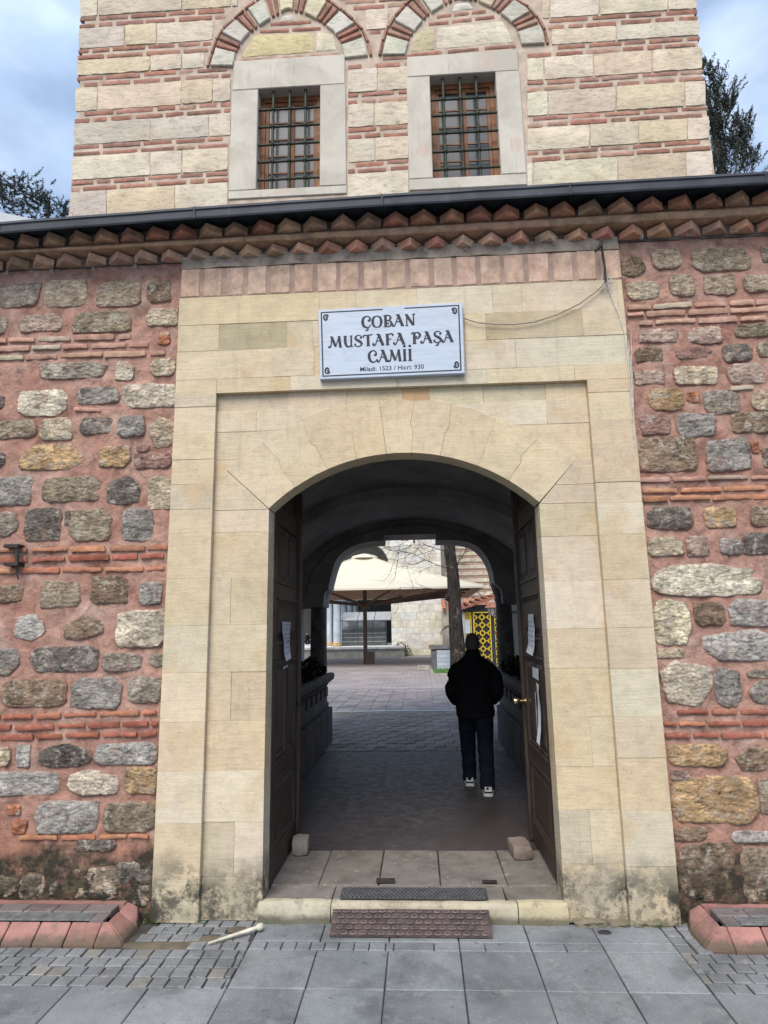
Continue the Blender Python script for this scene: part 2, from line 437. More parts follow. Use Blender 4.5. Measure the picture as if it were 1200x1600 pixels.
def m_hewn():
    t = NT('hewn_limestone'); v = t.co()
    st = t.noise(t.co((2, 2, 6)), 6, 6, .7, .6); sp = t.noise(v, 34, 5, .7)
    c = t.mix(1, t.ocol(), t.ramp(t.noise(v, 4, 5, .6), [(.3, .8), (.7, 1.12)]), 'MULTIPLY')
    c = t.mix(t.ramp(t.noise(v, 5, 5, .65, .6), [(.55, 0), (.68, .4)]), c, (.47, .37, .24))
    c = t.mix(1, c, t.ramp(st, [(.32, .66), (.5, 1.0), (.65, 1.06)]), 'MULTIPLY')
    c = t.mix(t.ramp(sp, [(.30, .65), (.40, 0)]), c, (.15, .12, .085))
    c = t.mix(t.ramp(t.noise(v, 11, 6, .7), [(.62, 0), (.70, .55)]), c, (.22, .20, .165))
    c = t.mix(t.ramp(t.noise(v, 7, 6, .7), [(.60, 0), (.70, .35)]), c, (.48, .39, .32))
    n = t.bump(st, .6, .010); n = t.bump(sp, .6, .005, n)
    return t.done(c, .9, n, 0, .2)
def m_brick(name='thin_brick'):
    t = NT(name); v = t.co()
    c = t.mix(1, t.ocol(), t.ramp(t.noise(v, 12, 5, .65), [(.3, .62), (.7, 1.22)]), 'MULTIPLY')
    c = t.mix(t.ramp(t.noise(v, 22, 5, .7), [(.58, 0), (.68, .6)]), c, (.40, .29, .24))
    c = t.mix(t.ramp(t.noise(v, 60, 3, .7), [(.28, .7), (.38, 0)]), c, (.05, .03, .025))
    n = t.bump(t.noise(v, 30, 5, .7), .6, .006)
    return t.done(c, .9, n, 0, .2)
def m_cornice():
    t = NT('sooty_brick'); v = t.co()
    c = t.mix(1, t.ocol(), t.ramp(t.noise(v, 10, 5, .65), [(.3, .6), (.7, 1.2)]), 'MULTIPLY')
    c = t.mix(t.ramp(t.noise(t.pos(), 5, 5, .65), [(.52, 0), (.66, .55)]), c, (.14, .105, .085))
    c = t.mix(t.ramp(t.noise(v, 17, 5, .7), [(.6, 0), (.68, .5)]), c, (.36, .27, .20))
    n = t.bump(t.noise(v, 34, 5, .7), .55, .006)
    return t.done(c, .9, n, 0, .2)
def m_slab():
    t = NT('granite_paving'); v = t.co(); w = t.pos()
    c = t.mix(1, t.ocol(), t.ramp(t.noise(v, 130, 3, .8), [(.32, .72), (.68, 1.28)]), 'MULTIPLY')
    c = t.mix(1, c, t.ramp(t.noise(w, 2.2, 7, .65), [(.34, .58), (.5, .98), (.66, 1.24)]), 'MULTIPLY')
    c = t.mix(t.ramp(t.noise(w, 8, 7, .75), [(.55, 0), (.68, .5)]), c, (.30, .29, .27))
    c = t.mix(t.ramp(t.noise(w, 4.5, 7, .75), [(.56, 0), (.68, .55)]), c, (.105, .105, .105))
    c = t.mix(t.ramp(t.noise(w, 13, 3, .6), [(.665, 0), (.70, .6)]), c, (.06, .06, .062))             # gum and oil spots
    n = t.bump(t.noise(v, 110, 3, .8), .22, .003); n = t.bump(t.noise(v, 7, 4), .15, .01, n)
    return t.done(c, t.ramp(t.noise(w, 5, 4), [(.3, .5), (.7, .8)]), n, 0, .35)
def m_wood():
    t = NT('dark_wood'); v = t.co()
    g = t.noise(t.co((22, 22, 1.1)), 3, 6, .7, .8)
    c = t.mix(t.ramp(g, [(.35, 0), (.7, 1)]), (.022, .015, .012), (.075, .05, .037))
    c = t.mix(t.ramp(t.noise(t.co((30, 30, 1.6)), 2.2, 6, .75), [(.57, 0), (.70, .75)]), c, (.17, .115, .075))
    n = t.bump(g, .35, .004)
    return t.done(c, t.ramp(g, [(.3, .42), (.7, .68)]), n, 0, .4)
def m_plaster():
    t = NT('grey_plaster'); w = t.pos()
    c = t.mix(t.ramp(t.noise(w, 1.4, 6, .6), [(.35, 0), (.65, 1)]), (.235, .225, .215), (.40, .385, .365))
    c = t.mix(1, c, t.ramp(t.noise(w, 18, 5, .7), [(.3, .85), (.6, 1.05)]), 'MULTIPLY')
    return t.done(c, .9, t.bump(t.noise(w, 24, 5, .7), .3, .006), 0, .2)
def m_marble(name, base=(.40, .455, .54), vein=(.33, .375, .45)):
    t = NT(name); v = t.co((1, 1, 7))
    a = t.noise(v, 2.4, 7, .6, 1.2)
    c = t.mix(t.ramp(a, [(.46, 0), (.56, .75), (.62, .1)]), base, vein)
    c = t.mix(t.ramp(t.noise(t.co(), 7, 5), [(.6, 0), (.75, .3)]), c, (.5, .5, .5))
    return t.done(c, .45, None, 0, .4)
def m_frame():
    t = NT('window_marble'); v = t.co()
    c = t.mix(t.ramp(t.noise(v, 2.5, 6, .6, .6), [(.4, 0), (.62, 1)]), (.50, .465, .40), (.40, .365, .31))
    c = t.mix(t.ramp(t.noise(v, 4.3, 5, .6), [(.6, 0), (.72, .6)]), c, (.47, .33, .27))
    c = t.mix(t.ramp(t.noise(t.co((9, 9, 1.4)), 3, 6, .7), [(.58, 0), (.7, .5)]), c, (.22, .2, .18))
    return t.done(c, .75, t.bump(t.noise(v, 40, 5, .7), .35, .004), 0, .3)
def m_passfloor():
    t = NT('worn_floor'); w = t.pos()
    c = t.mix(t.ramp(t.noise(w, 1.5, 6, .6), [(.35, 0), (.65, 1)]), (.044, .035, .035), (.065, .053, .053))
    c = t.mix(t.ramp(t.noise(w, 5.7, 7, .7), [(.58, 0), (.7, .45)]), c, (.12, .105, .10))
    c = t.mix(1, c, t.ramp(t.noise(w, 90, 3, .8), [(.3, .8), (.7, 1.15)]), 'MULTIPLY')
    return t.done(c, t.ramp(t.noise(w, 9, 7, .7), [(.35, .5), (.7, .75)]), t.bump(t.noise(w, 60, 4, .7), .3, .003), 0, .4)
def m_court():
    t = NT('courtyard_pavers'); w = t.pos()
    br = t.n('ShaderNodeTexBrick'); br.inputs['Scale'].default_value = 1; br.inputs['Brick Width'].default_value = .36; br.inputs['Row Height'].default_value = .36
    br.inputs['Mortar Size'].default_value = .008; br.inputs['Color1'].default_value = (.27, .235, .23, 1); br.inputs['Color2'].default_value = (.33, .29, .28, 1); br.inputs['Mortar'].default_value = (.13, .11, .11, 1)
    t.l(w, br.inputs['Vector'])
    c = t.mix(1, br.outputs[0], t.ramp(t.noise(w, .6, 6, .6), [(.3, .75), (.7, 1.15)]), 'MULTIPLY')
    return t.done(c, .7, t.bump(br.outputs['Fac'], .4, -.006), 0, .3)
def m_leaf(name, a, b):
    t = NT(name); w = t.pos()
    c = t.mix(t.ramp(t.noise(w, 3, 4, .7), [(.35, 0), (.65, 1)]), a, b)
    return t.done(c, .6, None, 0, .3)
def m_canvas(name, col):
    t = NT(name); v = t.co()
    c = t.mix(1, col, t.ramp(t.noise(v, .7, 5), [(.3, .93), (.7, 1.04)]), 'MULTIPLY')
    t.done(c, .8)
    tr = t.n('ShaderNodeBsdfTranslucent'); t.l(c, tr.inputs['Color'])
    ms = t.n('ShaderNodeMixShader'); ms.inputs[0].default_value = .22
    out = t.t.nodes['Material Output']
    t.l(t.b.outputs[0], ms.inputs[1]); t.l(tr.outputs[0], ms.inputs[2]); t.l(ms.outputs[0], out.inputs[0])
    return t.m
def m_bark():
    t = NT('tree_bark'); v = t.co()
    a = t.noise(t.co((3, 3, .8)), 4, 6, .7, .8)
    c = t.mix(t.ramp(a, [(.4, 0), (.62, 1)]), (.012, .010, .009), (.045, .037, .031))
    c = t.mix(t.ramp(t.noise(v, 3, 6, .7), [(.58, 0), (.66, .7)]), c, (.13, .112, .095))
    return t.done(c, .9, t.bump(a, .8, .04), 0, .2)
def m_lead():
    t = NT('lead_sheet'); w = t.pos()
    c = t.mix(t.ramp(t.noise(w, 3, 6, .6), [(.35, 0), (.65, 1)]), (.028, .031, .04), (.05, .055, .068))
    c = t.mix(t.ramp(t.noise(t.pos((8, 8, 1)), 2, 5), [(.6, 0), (.72, .4)]), c, (.10, .105, .12))
    return t.done(c, .7, t.bump(t.noise(w, 12, 5), .25, .006), .25, .4)
def m_worn(name='worn_stone', scuff=(.46, .42, .34), sa=.5):
    t = NT(name); v = t.co(); w = t.pos()
    c = t.mix(1, t.ocol(), t.ramp(t.noise(v, 5, 7, .7), [(.32, .62), (.5, 1), (.68, 1.2)]), 'MULTIPLY')
    c = t.mix(t.ramp(t.noise(w, 9, 7, .75), [(.54, 0), (.64, .6)]), c, (.13, .115, .09))
    c = t.mix(t.ramp(t.noise(w, 14, 6, .75), [(.60, 0), (.68, sa)]), c, scuff)
    c = t.mix(t.ramp(t.noise(w, 34, 3, .6), [(.69, 0), (.73, .7)]), c, (.05, .045, .04))
    z = t.math('ADD', t.zpos(), t.math('MULTIPLY', t.noise(w, 9, 5, .7), -.06))
    c = t.mix(t.ramp(z, [(-.005, .75), (.03, 0)]), c, (.07, .065, .045))
    n = t.bump(t.noise(v, 11, 6, .7), .35, .012); n = t.bump(t.noise(v, 60, 5, .75), .5, .004, n)
    return t.done(c, .85, n, 0, .25)
def m_glass():
    t = NT('dark_glass'); v = t.pos()
    t.done((.05, .058, .078), .22, t.bump(t.noise(v, 2.5, 2), .06, .05), 0, .22)
    return t.m

M = dict(rubble=m_rubble(), mortar=m_mortar(), ashlar=m_ashlar(), hewn=m_hewn(), brick=m_brick(), cornice=m_cornice(), slab=m_slab(), wood=m_wood(),
         plaster=m_plaster(), plaque=m_marble('plaque_marble'), frame=m_frame(), floor=m_passfloor(), court=m_court(), lead=m_lead(), glass=m_glass(), bark=m_bark(),
         towermortar=m_simple('tower_mortar', (.46, .37, .295), .95, 9, .3, .6, bs=45), flaky=m_simple('flaky_mortar', (.27, .225, .185), .95, 8, .55, .8, bs=30),
         headjoint=m_simple('header_joint', (.33, .235, .19), .95, 9, .3, .5), sootbed=m_simple('sooty_mortar', (.10, .082, .072), .95, 7, .6, .8, bs=30), joint=m_simple('joint_sand', (.055, .05, .045), .95, 14, .5, .6), mud=m_simple('mud', (.13, .11, .08), .9, 6, .5, .7, bs=40),
         joint_pale=m_simple('lime_joint', (.40, .335, .235), .95, 12, .3, .4),
         redkerb=m_worn('red_concrete', (.36, .23, .20), .35), steel=m_simple('grate_steel', (.26, .265, .27), .5, 20, .4, .2, metal=.5),
         iron=m_simple('green_iron', (.03, .038, .024), .6, 20, .5, .4, metal=.2), winwood=m_simple('window_wood', (.21, .085, .035), .55, 9, .5, .3, objcol=False),
         black=m_simple('black_paint', (.02, .022, .035), .6, 9, .3, .1), rubber=m_simple('brown_rubber', (.07, .052, .05), .8, 14, .5, .4), rubber2=m_simple('grey_rubber', (.05, .05, .054), .8, 14, .4, .4),
         rubbertop=m_simple('worn_rubber', (.135, .10, .095), .75, 14, .5, .3), rubber2top=m_simple('worn_grey_rubber', (.075, .075, .08), .75, 14, .4, .3), paper=m_simple('paper', (.50, .53, .59), .8, 12, .12, .1), print=m_simple('grey_print', (.3, .33, .42), .8, 12, .1, .0), brass=m_simple('brass', (.75, .6, .38), .25, 20, .2, .05, metal=1),
         pvc=m_simple('white_pipe', (.50, .475, .39), .6, 14, .4, .1), cable=m_simple('grey_cable', (.23, .2, .17), .7, 30, .3, .1), wire=m_simple('pale_wire', (.55, .53, .48), .6, 30, .3, .1),
         rust=m_simple('dark_iron', (.05, .042, .04), .7, 30, .5, .4, metal=.4), doorstone=m_worn(),
         shaded_underside=m_canvas('brown_shade_canvas', (.42, .27, .19)), planter=m_simple('planter_stone', (.13, .105, .1), .8, 5, .5, .5, bs=40, objcol=True), colstone=m_simple('column_stone', (.17, .16, .155), .7, 6, .4, .3),
         jacket=m_simple('black_cloth', (.0085, .0085, .010), .9, 9, .3, .3, bs=30, spec=.1), jeans=m_simple('navy_cloth', (.011, .013, .022), .9, 9, .3, .3, bs=50, spec=.1),
         skin=m_simple('skin', (.36, .21, .15), .6, 9, .15, .1), hair=m_simple('grey_hair', (.07, .062, .06), .8, 40, .4, .5, bs=200), shoe=m_simple('black_leather', (.012, .012, .016), .6, 9, .3, .1),
         sole=m_simple('white_rubber', (.62, .62, .6), .6, 12, .2, .1), canvas=m_canvas('cream_canvas', (.70, .655, .53)), umbwood=m_simple('brown_metal', (.095, .066, .05), .6, 12, .3, .1),
         farstone=m_simple('pale_ashlar', (.5, .465, .385), .85, 3, .25, .4, objcol=True, bs=14), farbrick=m_simple('red_band', (.36, .19, .13), .9, 3, .4, .3), bluemarble=m_simple('bluish_marble', (.42, .47, .52), .6, 2, .25, .1),
         ochre=m_simple('ochre_stone', (.42, .29, .16), .8, 3, .3, .2), dark=m_simple('dark_interior', (.05, .05, .05), .9, 2, .3, .1), cab=m_simple('cabinet_metal', (.10, .105, .11), .45, 3, .3, .1), cabglass=m_simple('milky_sheet', (.36, .38, .40), .3, 3, .2, .05),
         yellow=m_simple('yellow_metal', (.62, .44, .04), .5, 6, .2, .1), charcoal=m_simple('charcoal_metal', (.028, .031, .034), .6, 6, .3, .1), tile=m_simple('roof_tile', (.33, .13, .08), .85, 7, .5, .4, objcol=True), red=m_simple('red_cloth', (.45, .02, .035), .8, 4, .3, .1),
         leafd=m_leaf('dark_leaf', (.012, .020, .010), (.032, .05, .02)), cypress=m_leaf('cypress_leaf', (.008, .014, .010), (.022, .033, .02)), pine=m_leaf('pine_leaf', (.016, .026, .02), (.035, .05, .036)), grass=m_leaf('grass_leaf', (.05, .13, .03), (.10, .2, .05)), moss=m_leaf('moss', (.05, .07, .02), (.09, .1, .035)),
         ground=m_simple('street_ground', (.15, .155, .16), .9, 1.2, .3, .4), leadroof=m_simple('pale_roof', (.42, .44, .47), .6, 2, .2, .1), lamp=m_simple('lamp_glass', (.3, .28, .24), .2, 4, .2, 0))

rnd = random.Random(11)
def jc(c, a=.08):
    k = 1 + rnd.uniform(-a, a)
    return tuple(max(.003, q * k * (1 + rnd.uniform(-a, a) * .35)) for q in c)
FZ = .12                                                             # level of the threshold, the passage and the courtyard

# ================================================================== ground
street = MB().box((-40, -60, -.5), (40, .3, -.034)).build('street', M['ground'], kind='structure')
pav = MB().box((-6, -4.2, -.033), (6, .12, -.012)).build('pavement', M['joint'], kind='structure')
SLAB = (.172, .184, .198)
def slab(x0, y0, x1, y1, name='paving_slab', col=SLAB, g=.0035, top=0, jt=.002):
    mb = MB(); t = top + rnd.uniform(-.0015, .0015)
    plate(mb, rect(x0 + g, y0 + g, x1 - g, y1 - g), t, -.02, .004, 'z', jt)
    k = 1 + rnd.uniform(-.13, .13); return mb.build(name, M['slab'], pav, col=tuple(q * k * (1 + rnd.uniform(-.012, .012)) for q in col))
XL = [-1.07 + .42 * i for i in range(-8, 13)]
for r_ in range(8):
    y1 = -.79 - .415 * r_; y0 = y1 - .415
    for a, b in zip(XL, XL[1:]): slab(a, y0, b, y1)
for a, b in zip(XL[8:14], XL[9:15]): slab(a, -.79, b, -.375)
x = XL[8]
while x < -.22:                                                      # the row of small setts under the mat
    w = rnd.uniform(.085, .105); slab(x, -.375, min(x + w, -.2), -.272, 'paving_sett', g=.003); x += w
for a, b in ((-.2, .04), (.04, .19), (.19, .34), (.34, .61), (.61, .81), (.81, 1.03), (1.03, 1.45)): slab(a, -.375, b, -.272, 'paving_slab')
for a, b in ((-1.07, -.65), (-.65, -.23), (-.23, .19), (.19, .61), (.61, 1.03), (1.03, 1.45)): slab(a, -.272, b, -.02)
for r_ in range(4):                                                  # four rows of setts beside the big slabs
    y0 = -.79 + .1035 * r_
    for x0, x1, s in ((-3.9, -1.07, 1), (1.45, 3.4, 1)):
        x = x0; first = .05 * (r_ % 2)
        while x < x1 - .02:
            w = rnd.uniform(.094, .112) - first; first = 0
            slab(x, y0, min(x + w, x1), y0 + .1035, 'paving_sett', (.160, .170, .180) if rnd.random() < .88 else (.185, .18, .168), .0045, rnd.uniform(-.003, .001), .004); x += w
for r_ in range(4):                                                  # setts running up to the gate foot
    y0 = -.375 + .098 * r_
    x = -1.83 + .03 * r_
    while x < -1.09:
        w = rnd.uniform(.092, .108)
        cx, cy = x + w / 2, y0 + .05
        if not (-1.86 < cx < -1.42 and -.36 < cy < -.27) and not (-1.47 < cx < -1.1 and abs(cy - (-.31 + (cx + 1.47) * .75)) < .055):
            slab(x, y0, min(x + w, -1.075), y0 + .098, 'paving_sett', (.165, .174, .183), .0045, rnd.uniform(-.005, 0), .004)
        x += w
    x = 1.45
    while x < 1.6:
        slab(x, y0, x + .095, y0 + .098, 'paving_sett', (.160, .170, .180), .0045, rnd.uniform(-.003, 0), .004); x += .1
mud = MB()                                                           # trodden earth where setts are missing
for cx, cy, w, h in ((-1.62, -.325, .52, .12), (-1.34, -.25, .42, .13), (-1.17, -.1, .22, .12)):
    n = 22
    pts = [(cx + w / 2 * math.cos(6.283 * k / n) * (1 + .2 * noise.noise(Vector((k * .6, cx, 0)))), cy + h / 2 * math.sin(6.283 * k / n) * (1 + .25 * noise.noise(Vector((k * .6, 5, cx))))) for k in range(n)]
    v = [(a, b, -.0095) for a, b in pts] + [(cx + (a - cx) * .6, cy + (b - cy) * .6, -.004 + .003 * noise.noise(Vector((a * 9, b * 9, 0)))) for a, b in pts] + [(cx, cy, -.003)]
    f = [(i, (i + 1) % n, n + (i + 1) % n, n + i) for i in range(n)] + [(n + i, n + (i + 1) % n, 2 * n) for i in range(n)]
    mud.add(v, f)
mud.build('earth', M['mud'], pav, True, kind='stuff')

# ================================================================== rubble walls beside the gate
TYPES = dict(gd=(.15, .14, .13), g=(.31, .28, .245), bg=(.265, .262, .255), pb=(.385, .385, .38), gg=(.28, .245, .185), br=(.24, .185, .135), oc=(.45, .32, .185), cr=(.57, .50, .38),
             cw=(.56, .515, .43), be=(.42, .355, .275), pk=(.42, .33, .29), rd=(.33, .21, .19), tc=(.40, .17, .10), rb=(.30, .105, .07), pb2=(.42, .25, .19), ob=(.40, .19, .11))
LEFT = '''0 444 61 480 g;69 438 137 478 be;150 440 219 478 be;230 436 266 472 br;0 495 12 522 g;33 491 97 518 pk;113 486 203 519 gg;229 482 278 509 cr;247 518 266 539 tc;62 566 163 592 g;
180 564 209 595 cw;235 561 274 587 cr;29 609 103 650 cw;118 605 184 631 bg;189 600 277 637 cw;0 619 6 640 gd;0 657 56 686 gg;63 654 113 688 cr;126 652 177 678 gd;183 649 226 683 bg;234 652 277 698 be;
31 694 131 734 oc;156 697 203 730 oc;0 708 9 731 gd;209 709 266 732 rd;212 695 233 706 rd;0 744 50 789 bg;67 745 158 784 gg;168 744 219 788 gd;230 744 272 795 cr;0 800 28 838 g;37 794 94 845 gd;
101 798 111 822 gd;108 795 173 845 gg;191 794 241 845 bg;0 914 36 941 br;63 907 124 950 gg;142 900 200 943 br;218 909 253 945 bg;22 960 70 1001 pb;100 961 161 999 br;180 954 259 1011 cw;0 1013 29 1055 bg;
47 1010 152 1050 gd;160 1020 220 1049 g;232 1022 256 1042 g;2 1061 100 1105 br;109 1059 189 1107 bg;199 1056 253 1098 g;0 1168 16 1197 cr;25 1164 47 1199 pb;58 1163 142 1199 gd;146 1160 245 1195 pb;
0 1205 92 1243 pb;106 1202 184 1242 cw;193 1198 245 1240 oc;55 1252 153 1302 pb;162 1253 245 1301 gg;10 1257 32 1274 tc;18 1280 41 1303 tc;0 1368 29 1404 be;29 1364 71 1407 be;77 1377 95 1402 g;
109 1355 188 1406 be;180 1348 243 1380 gd;205 1383 234 1415 cw;120 1312 180 1330 gd'''
RIGHT = '''971 400 1008 432 br;1018 389 1064 420 be;1080 387 1173 424 gg;1190 385 1210 409 g;979 440 1030 468 cr;1046 429 1086 463 be;1100 428 1150 461 be;1162 429 1207 456 be;999 514 1059 535 pk;
1073 511 1127 537 pk;1148 506 1206 526 gg;992 543 1036 565 br;1057 543 1114 560 rd;1129 538 1175 565 gd;1184 535 1212 557 gg;991 578 1039 601 pk;1053 572 1122 601 cr;1137 568 1195 599 pk;1013 607 1068 642 oc;
1074 612 1092 630 tc;1100 610 1156 647 g;1174 610 1216 642 be;1000 647 1047 679 rd;1059 645 1119 684 bg;1143 645 1207 677 br;997 682 1088 737 br;1103 684 1174 736 bg;1174 689 1186 707 tc;1192 700 1222 731 gd;
1011 791 1082 827 gd;1100 792 1150 825 oc;1173 791 1218 822 br;1012 839 1067 869 cr;1072 837 1108 869 pk;1124 841 1161 868 bg;1161 832 1212 866 gd;1017 882 1188 932 cw;1017 936 1080 1008 cr;
1085 941 1134 977 br;1138 936 1214 979 pb;1095 984 1212 1033 pb;1024 1013 1069 1028 be;1032 1034 1116 1103 cw;1116 1043 1158 1103 bg;1168 1046 1210 1060 g;1170 1064 1216 1100 bg;1042 1163 1135 1197 oc;
1150 1168 1214 1204 br;1047 1204 1078 1220 pk;1049 1213 1182 1287 oc;1186 1217 1222 1274 be;1053 1292 1105 1314 br;1144 1298 1205 1317 pb;1062 1316 1148 1406 br;1161 1325 1222 1409 be'''
# brick levelling courses: (pixel row at the first x, at the last x, first x, last x, colour)
LB = [(534, 526, -60, 205, 'pb2'), (548, 538, -60, 232, 'pb2'), (562, 551, -60, 258, 'pb2'), (861, 855, -70, 262, 'ob'), (878, 868, -70, 256, 'rb'), (894, 888, -70, 256, 'ob'),
      (1123, 1113, -80, 245, 'rb'), (1140, 1130, -80, 247, 'rb'), (1155, 1146, -80, 245, 'rb'), (640, 641, 116, 164, 'pb2'), (1309, 1306, 30, 232, 'ob')]
RB = [(481, 468, 980, 1290, 'pb2'), (492, 480, 980, 1290, 'pb2'), (505, 493, 999, 1290, 'pb2'), (750, 744, 999, 1290, 'pb2'), (767, 760, 1003, 1290, 'ob'), (780, 773, 1004, 1290, 'ob'),
      (1113, 1111, 1058, 1300, 'rb'), (1131, 1129, 1037, 1300, 'rb'), (1149, 1148, 1038, 1300, 'rb'), (608, 605, 1140, 1177, 'pb2')]
def rim_(o):
    a = o.data.attributes.new('rim', 'FLOAT', 'POINT')
    a.data.foreach_set('value', [(1, 1, .72, .3, .08, 0, 0)[min(6, i // 36)] for i in range(len(o.data.vertices))])
def rubble_wall(name, label, x0, x1, stones, bricks, side):
    cx = (x0 + x1) / 2
    t = thing(name, label, 'wall', (cx, .3, 0))
    mb = MB(); nx = int((x1 - x0) / .026); nz_ = 186; g = []
    for j in range(nz_ + 1):
        for i in range(nx + 1):
            X = lerp(x0, x1, i / nx); Z = lerp(-.1, 4.76, j / nz_)
            d = .007 + .012 * noise.noise(Vector((X * 5, Z * 6, 1))) + .009 * noise.noise(Vector((X * 13, Z * 16, 4))) + .004 * noise.noise(Vector((X * 31, Z * 36, 8)))
            if Z < .45: d -= .02 * (1 - Z / .45) * (1 + noise.noise(Vector((X * 7, Z * 7, 3))))
            mb.v.append((X, d, Z))
    for j in range(nz_):
        for i in range(nx):
            a = j * (nx + 1) + i; mb.f.append((a, a + 1, a + nx + 2, a + nx + 1))
    mb.build('mortar', M['mortar'], t, True)
    MB().box((x0, .05, -.1), (x1, .6, 4.76)).build('wall_core', M['mortar'], t)
    k = 0
    for s in stones.replace('\n', '').split(';'):
        a, b, c, d, ty = s.split(); a, b, c, d = map(float, (a, b, c, d)); k += 1
        if a == 0: a = -14
        p0 = W(a, d); p1 = W(c, b); px = W((a + c) / 2, (b + d) / 2)
        w = (W(c, (b + d) / 2)[0] - W(a, (b + d) / 2)[0]); h = W((a + c) / 2, b)[1] - W((a + c) / 2, d)[1]
        q = MB(); big = min(w, h)
        rubble(q, px[0], px[1], w * 1.05, h * 1.07, rnd.uniform(.008, .014) if big > .1 else .007, k * 3 + (500 if side > 0 else 0), rnd.uniform(3.2, 6))
        kk_ = 1 + rnd.uniform(-.14, .14); rim_(q.build('stone', M['rubble'], t, True, tuple(min(.7, c_ * kk_ * u_) for c_, u_ in zip(TYPES[ty], (1.15, 1.07, .99)))))
    # rougher stones carry on outside the picture
    for j in range(26):
        z = .15 + j * .175
        if any(abs(z - q) < .1 for q in (1.2, 2.36, 3.9)): continue
        xa = (-3.62 if side < 0 else 2.66) + rnd.uniform(-.05, .05) + side * max(0, 0) + (-.1 * (z / 4.6) if side < 0 else .30 * (z / 4.6))
        for i in range(2):
            xx = xa + side * i * .36
            q = MB(); rubble(q, xx, z, rnd.uniform(.2, .31), rnd.uniform(.1, .15), .022, j * 7 + i + 900, rnd.uniform(2.4, 4))
            q.build('stone', M['rubble'], t, True, jc(TYPES[rnd.choice(['g', 'gg', 'br', 'be', 'bg', 'cr'])], .15))
    for ya, yb, xa, xb, ty in bricks:
        x = xa - rnd.uniform(0, 30)
        while x < xb - 8:
            L = rnd.uniform(38, 66); x2 = min(x + L, xb); a = max(x, xa)
            if x2 - a > 8:
                f = lambda xx: lerp(ya, yb, (xx - xa) / (xb - xa)) + rnd.uniform(-.8, .8)
                th = rnd.uniform(2.7, 4.3)
                ym, yn = f(a), f(x2)
                q = MB(); rough(q, [W(a, ym + th), W(x2, yn + th), W(x2 - rnd.uniform(0, 1.5), yn - th), W(a + rnd.uniform(0, 1.5), ym - th)], -.0115 + rnd.uniform(-.004, .003), .03, .004, .0035, rnd.random() * 50, .02, .006)
                c = TYPES[ty]
                if rnd.random() < .15: c = TYPES['tc' if ty != 'pb2' else 'be']
                q.build('brick', M['brick'], t, True, jc(c, .18))
            x = x2 + rnd.uniform(3, 6)
    return t
rubble_wall('rubble_wall', 'pink mortared rubble wall with brick courses left of the gate, small iron bracket on it', -4.6, -1.795, LEFT, LB, -1)
rubble_wall('rubble_wall', 'pink mortared rubble wall with brick courses right of the gate, large cream squared stones in it', 1.588, 3.9, RIGHT, RB, 1)

# ================================================================== the dressed stone gateway
gate = thing('stone_gateway', 'honey coloured dressed limestone gateway with a low arch, framing the open wooden doors', 'gateway', (-.1, 0, 0))
AX, AZ, AR = -.1, 1.717, 1.413
GL, GR = -1.075, .882
def arc(a, r): return (AX + r * math.sin(a), AZ + r * math.cos(a))
amax_l = math.asin((AX - GL) / AR); amax_r = math.asin((GR - AX) / AR)
intr = [arc(lerp(-amax_l, amax_r, i / 24), AR) for i in range(25)]
big = [arc(lerp(-amax_l - .02, amax_r + .02, i / 24), AR + .03) for i in range(25)]
q = MB(); arch_wall(q, -1.785, 1.578, -.05, 4.66, .014, .165, big); q.build('backing', M['joint_pale'], gate)
ASH = [(.525, .43, .298), (.54, .45, .322), (.505, .41, .275), (.55, .475, .36), (.52, .43, .302), (.53, .425, .283), (.495, .413, .30)]
def block(poly, yf, yb, name='block', col=None, bev=.0012, sh=.0004):
    poly = [tuple(p) for p in poly]
    if area2(poly) < 0: poly = poly[::-1]
    b = MB(); plate(b, inset(poly, sh), yf + rnd.uniform(-.0025, .0025), yb, bev, 'y', .0008)
    return b.build(name, M['ashlar'], gate, col=jc(col or rnd.choice(ASH), .06))
RL, RR, RT = -1.483, 1.277, 3.63
OL, OR_ = -1.80, 1.592
zl = [0, .261, .602, .929, 1.253, 1.581, 1.905, 2.238, 2.57, 2.743, 2.93, 3.119, 3.334, 3.527, 3.63]
zr = [0, .345, .673, 1.001, 1.262, 1.57, 1.842, 2.17, 2.484, 2.709, 2.858, 3.037, 3.316, 3.531, 3.63]
for a, b in zip(zl, zl[1:]): block(rect(OL, a, RL, b), -.045, .02)
for a, b in zip(zr, zr[1:]): block(rect(RR, a, OR_, b), -.045, .02)
zi = [0, .261, .602, .929, 1.253, 1.581, 1.905, 2.238, 2.57, 2.735]
for i, (a, b) in enumerate(zip(zi, zi[1:])):
    if i in (1, 4, 6): s = RL + (GL - RL) * (.52 if i == 1 else .4 if i == 4 else .35); block(rect(RL, a, s, b), -.003, .02); block(rect(s, a, GL, b), -.003, .18)
    else: block(rect(RL, a, GL, b), -.003, .18)
zj = [0, .345, .673, .94, 1.258, 1.575, 1.84, 2.165, 2.484, 2.722]
for i, (a, b) in enumerate(zip(zj, zj[1:])):
    if i in (1, 3): s = GR + (RR - GR) * (.5 if i == 1 else .62); block(rect(GR, a, s, b), -.003, .18); block(rect(s, a, RR, b), -.003, .02)
    else: block(rect(GR, a, RR, b), -.003, .18)
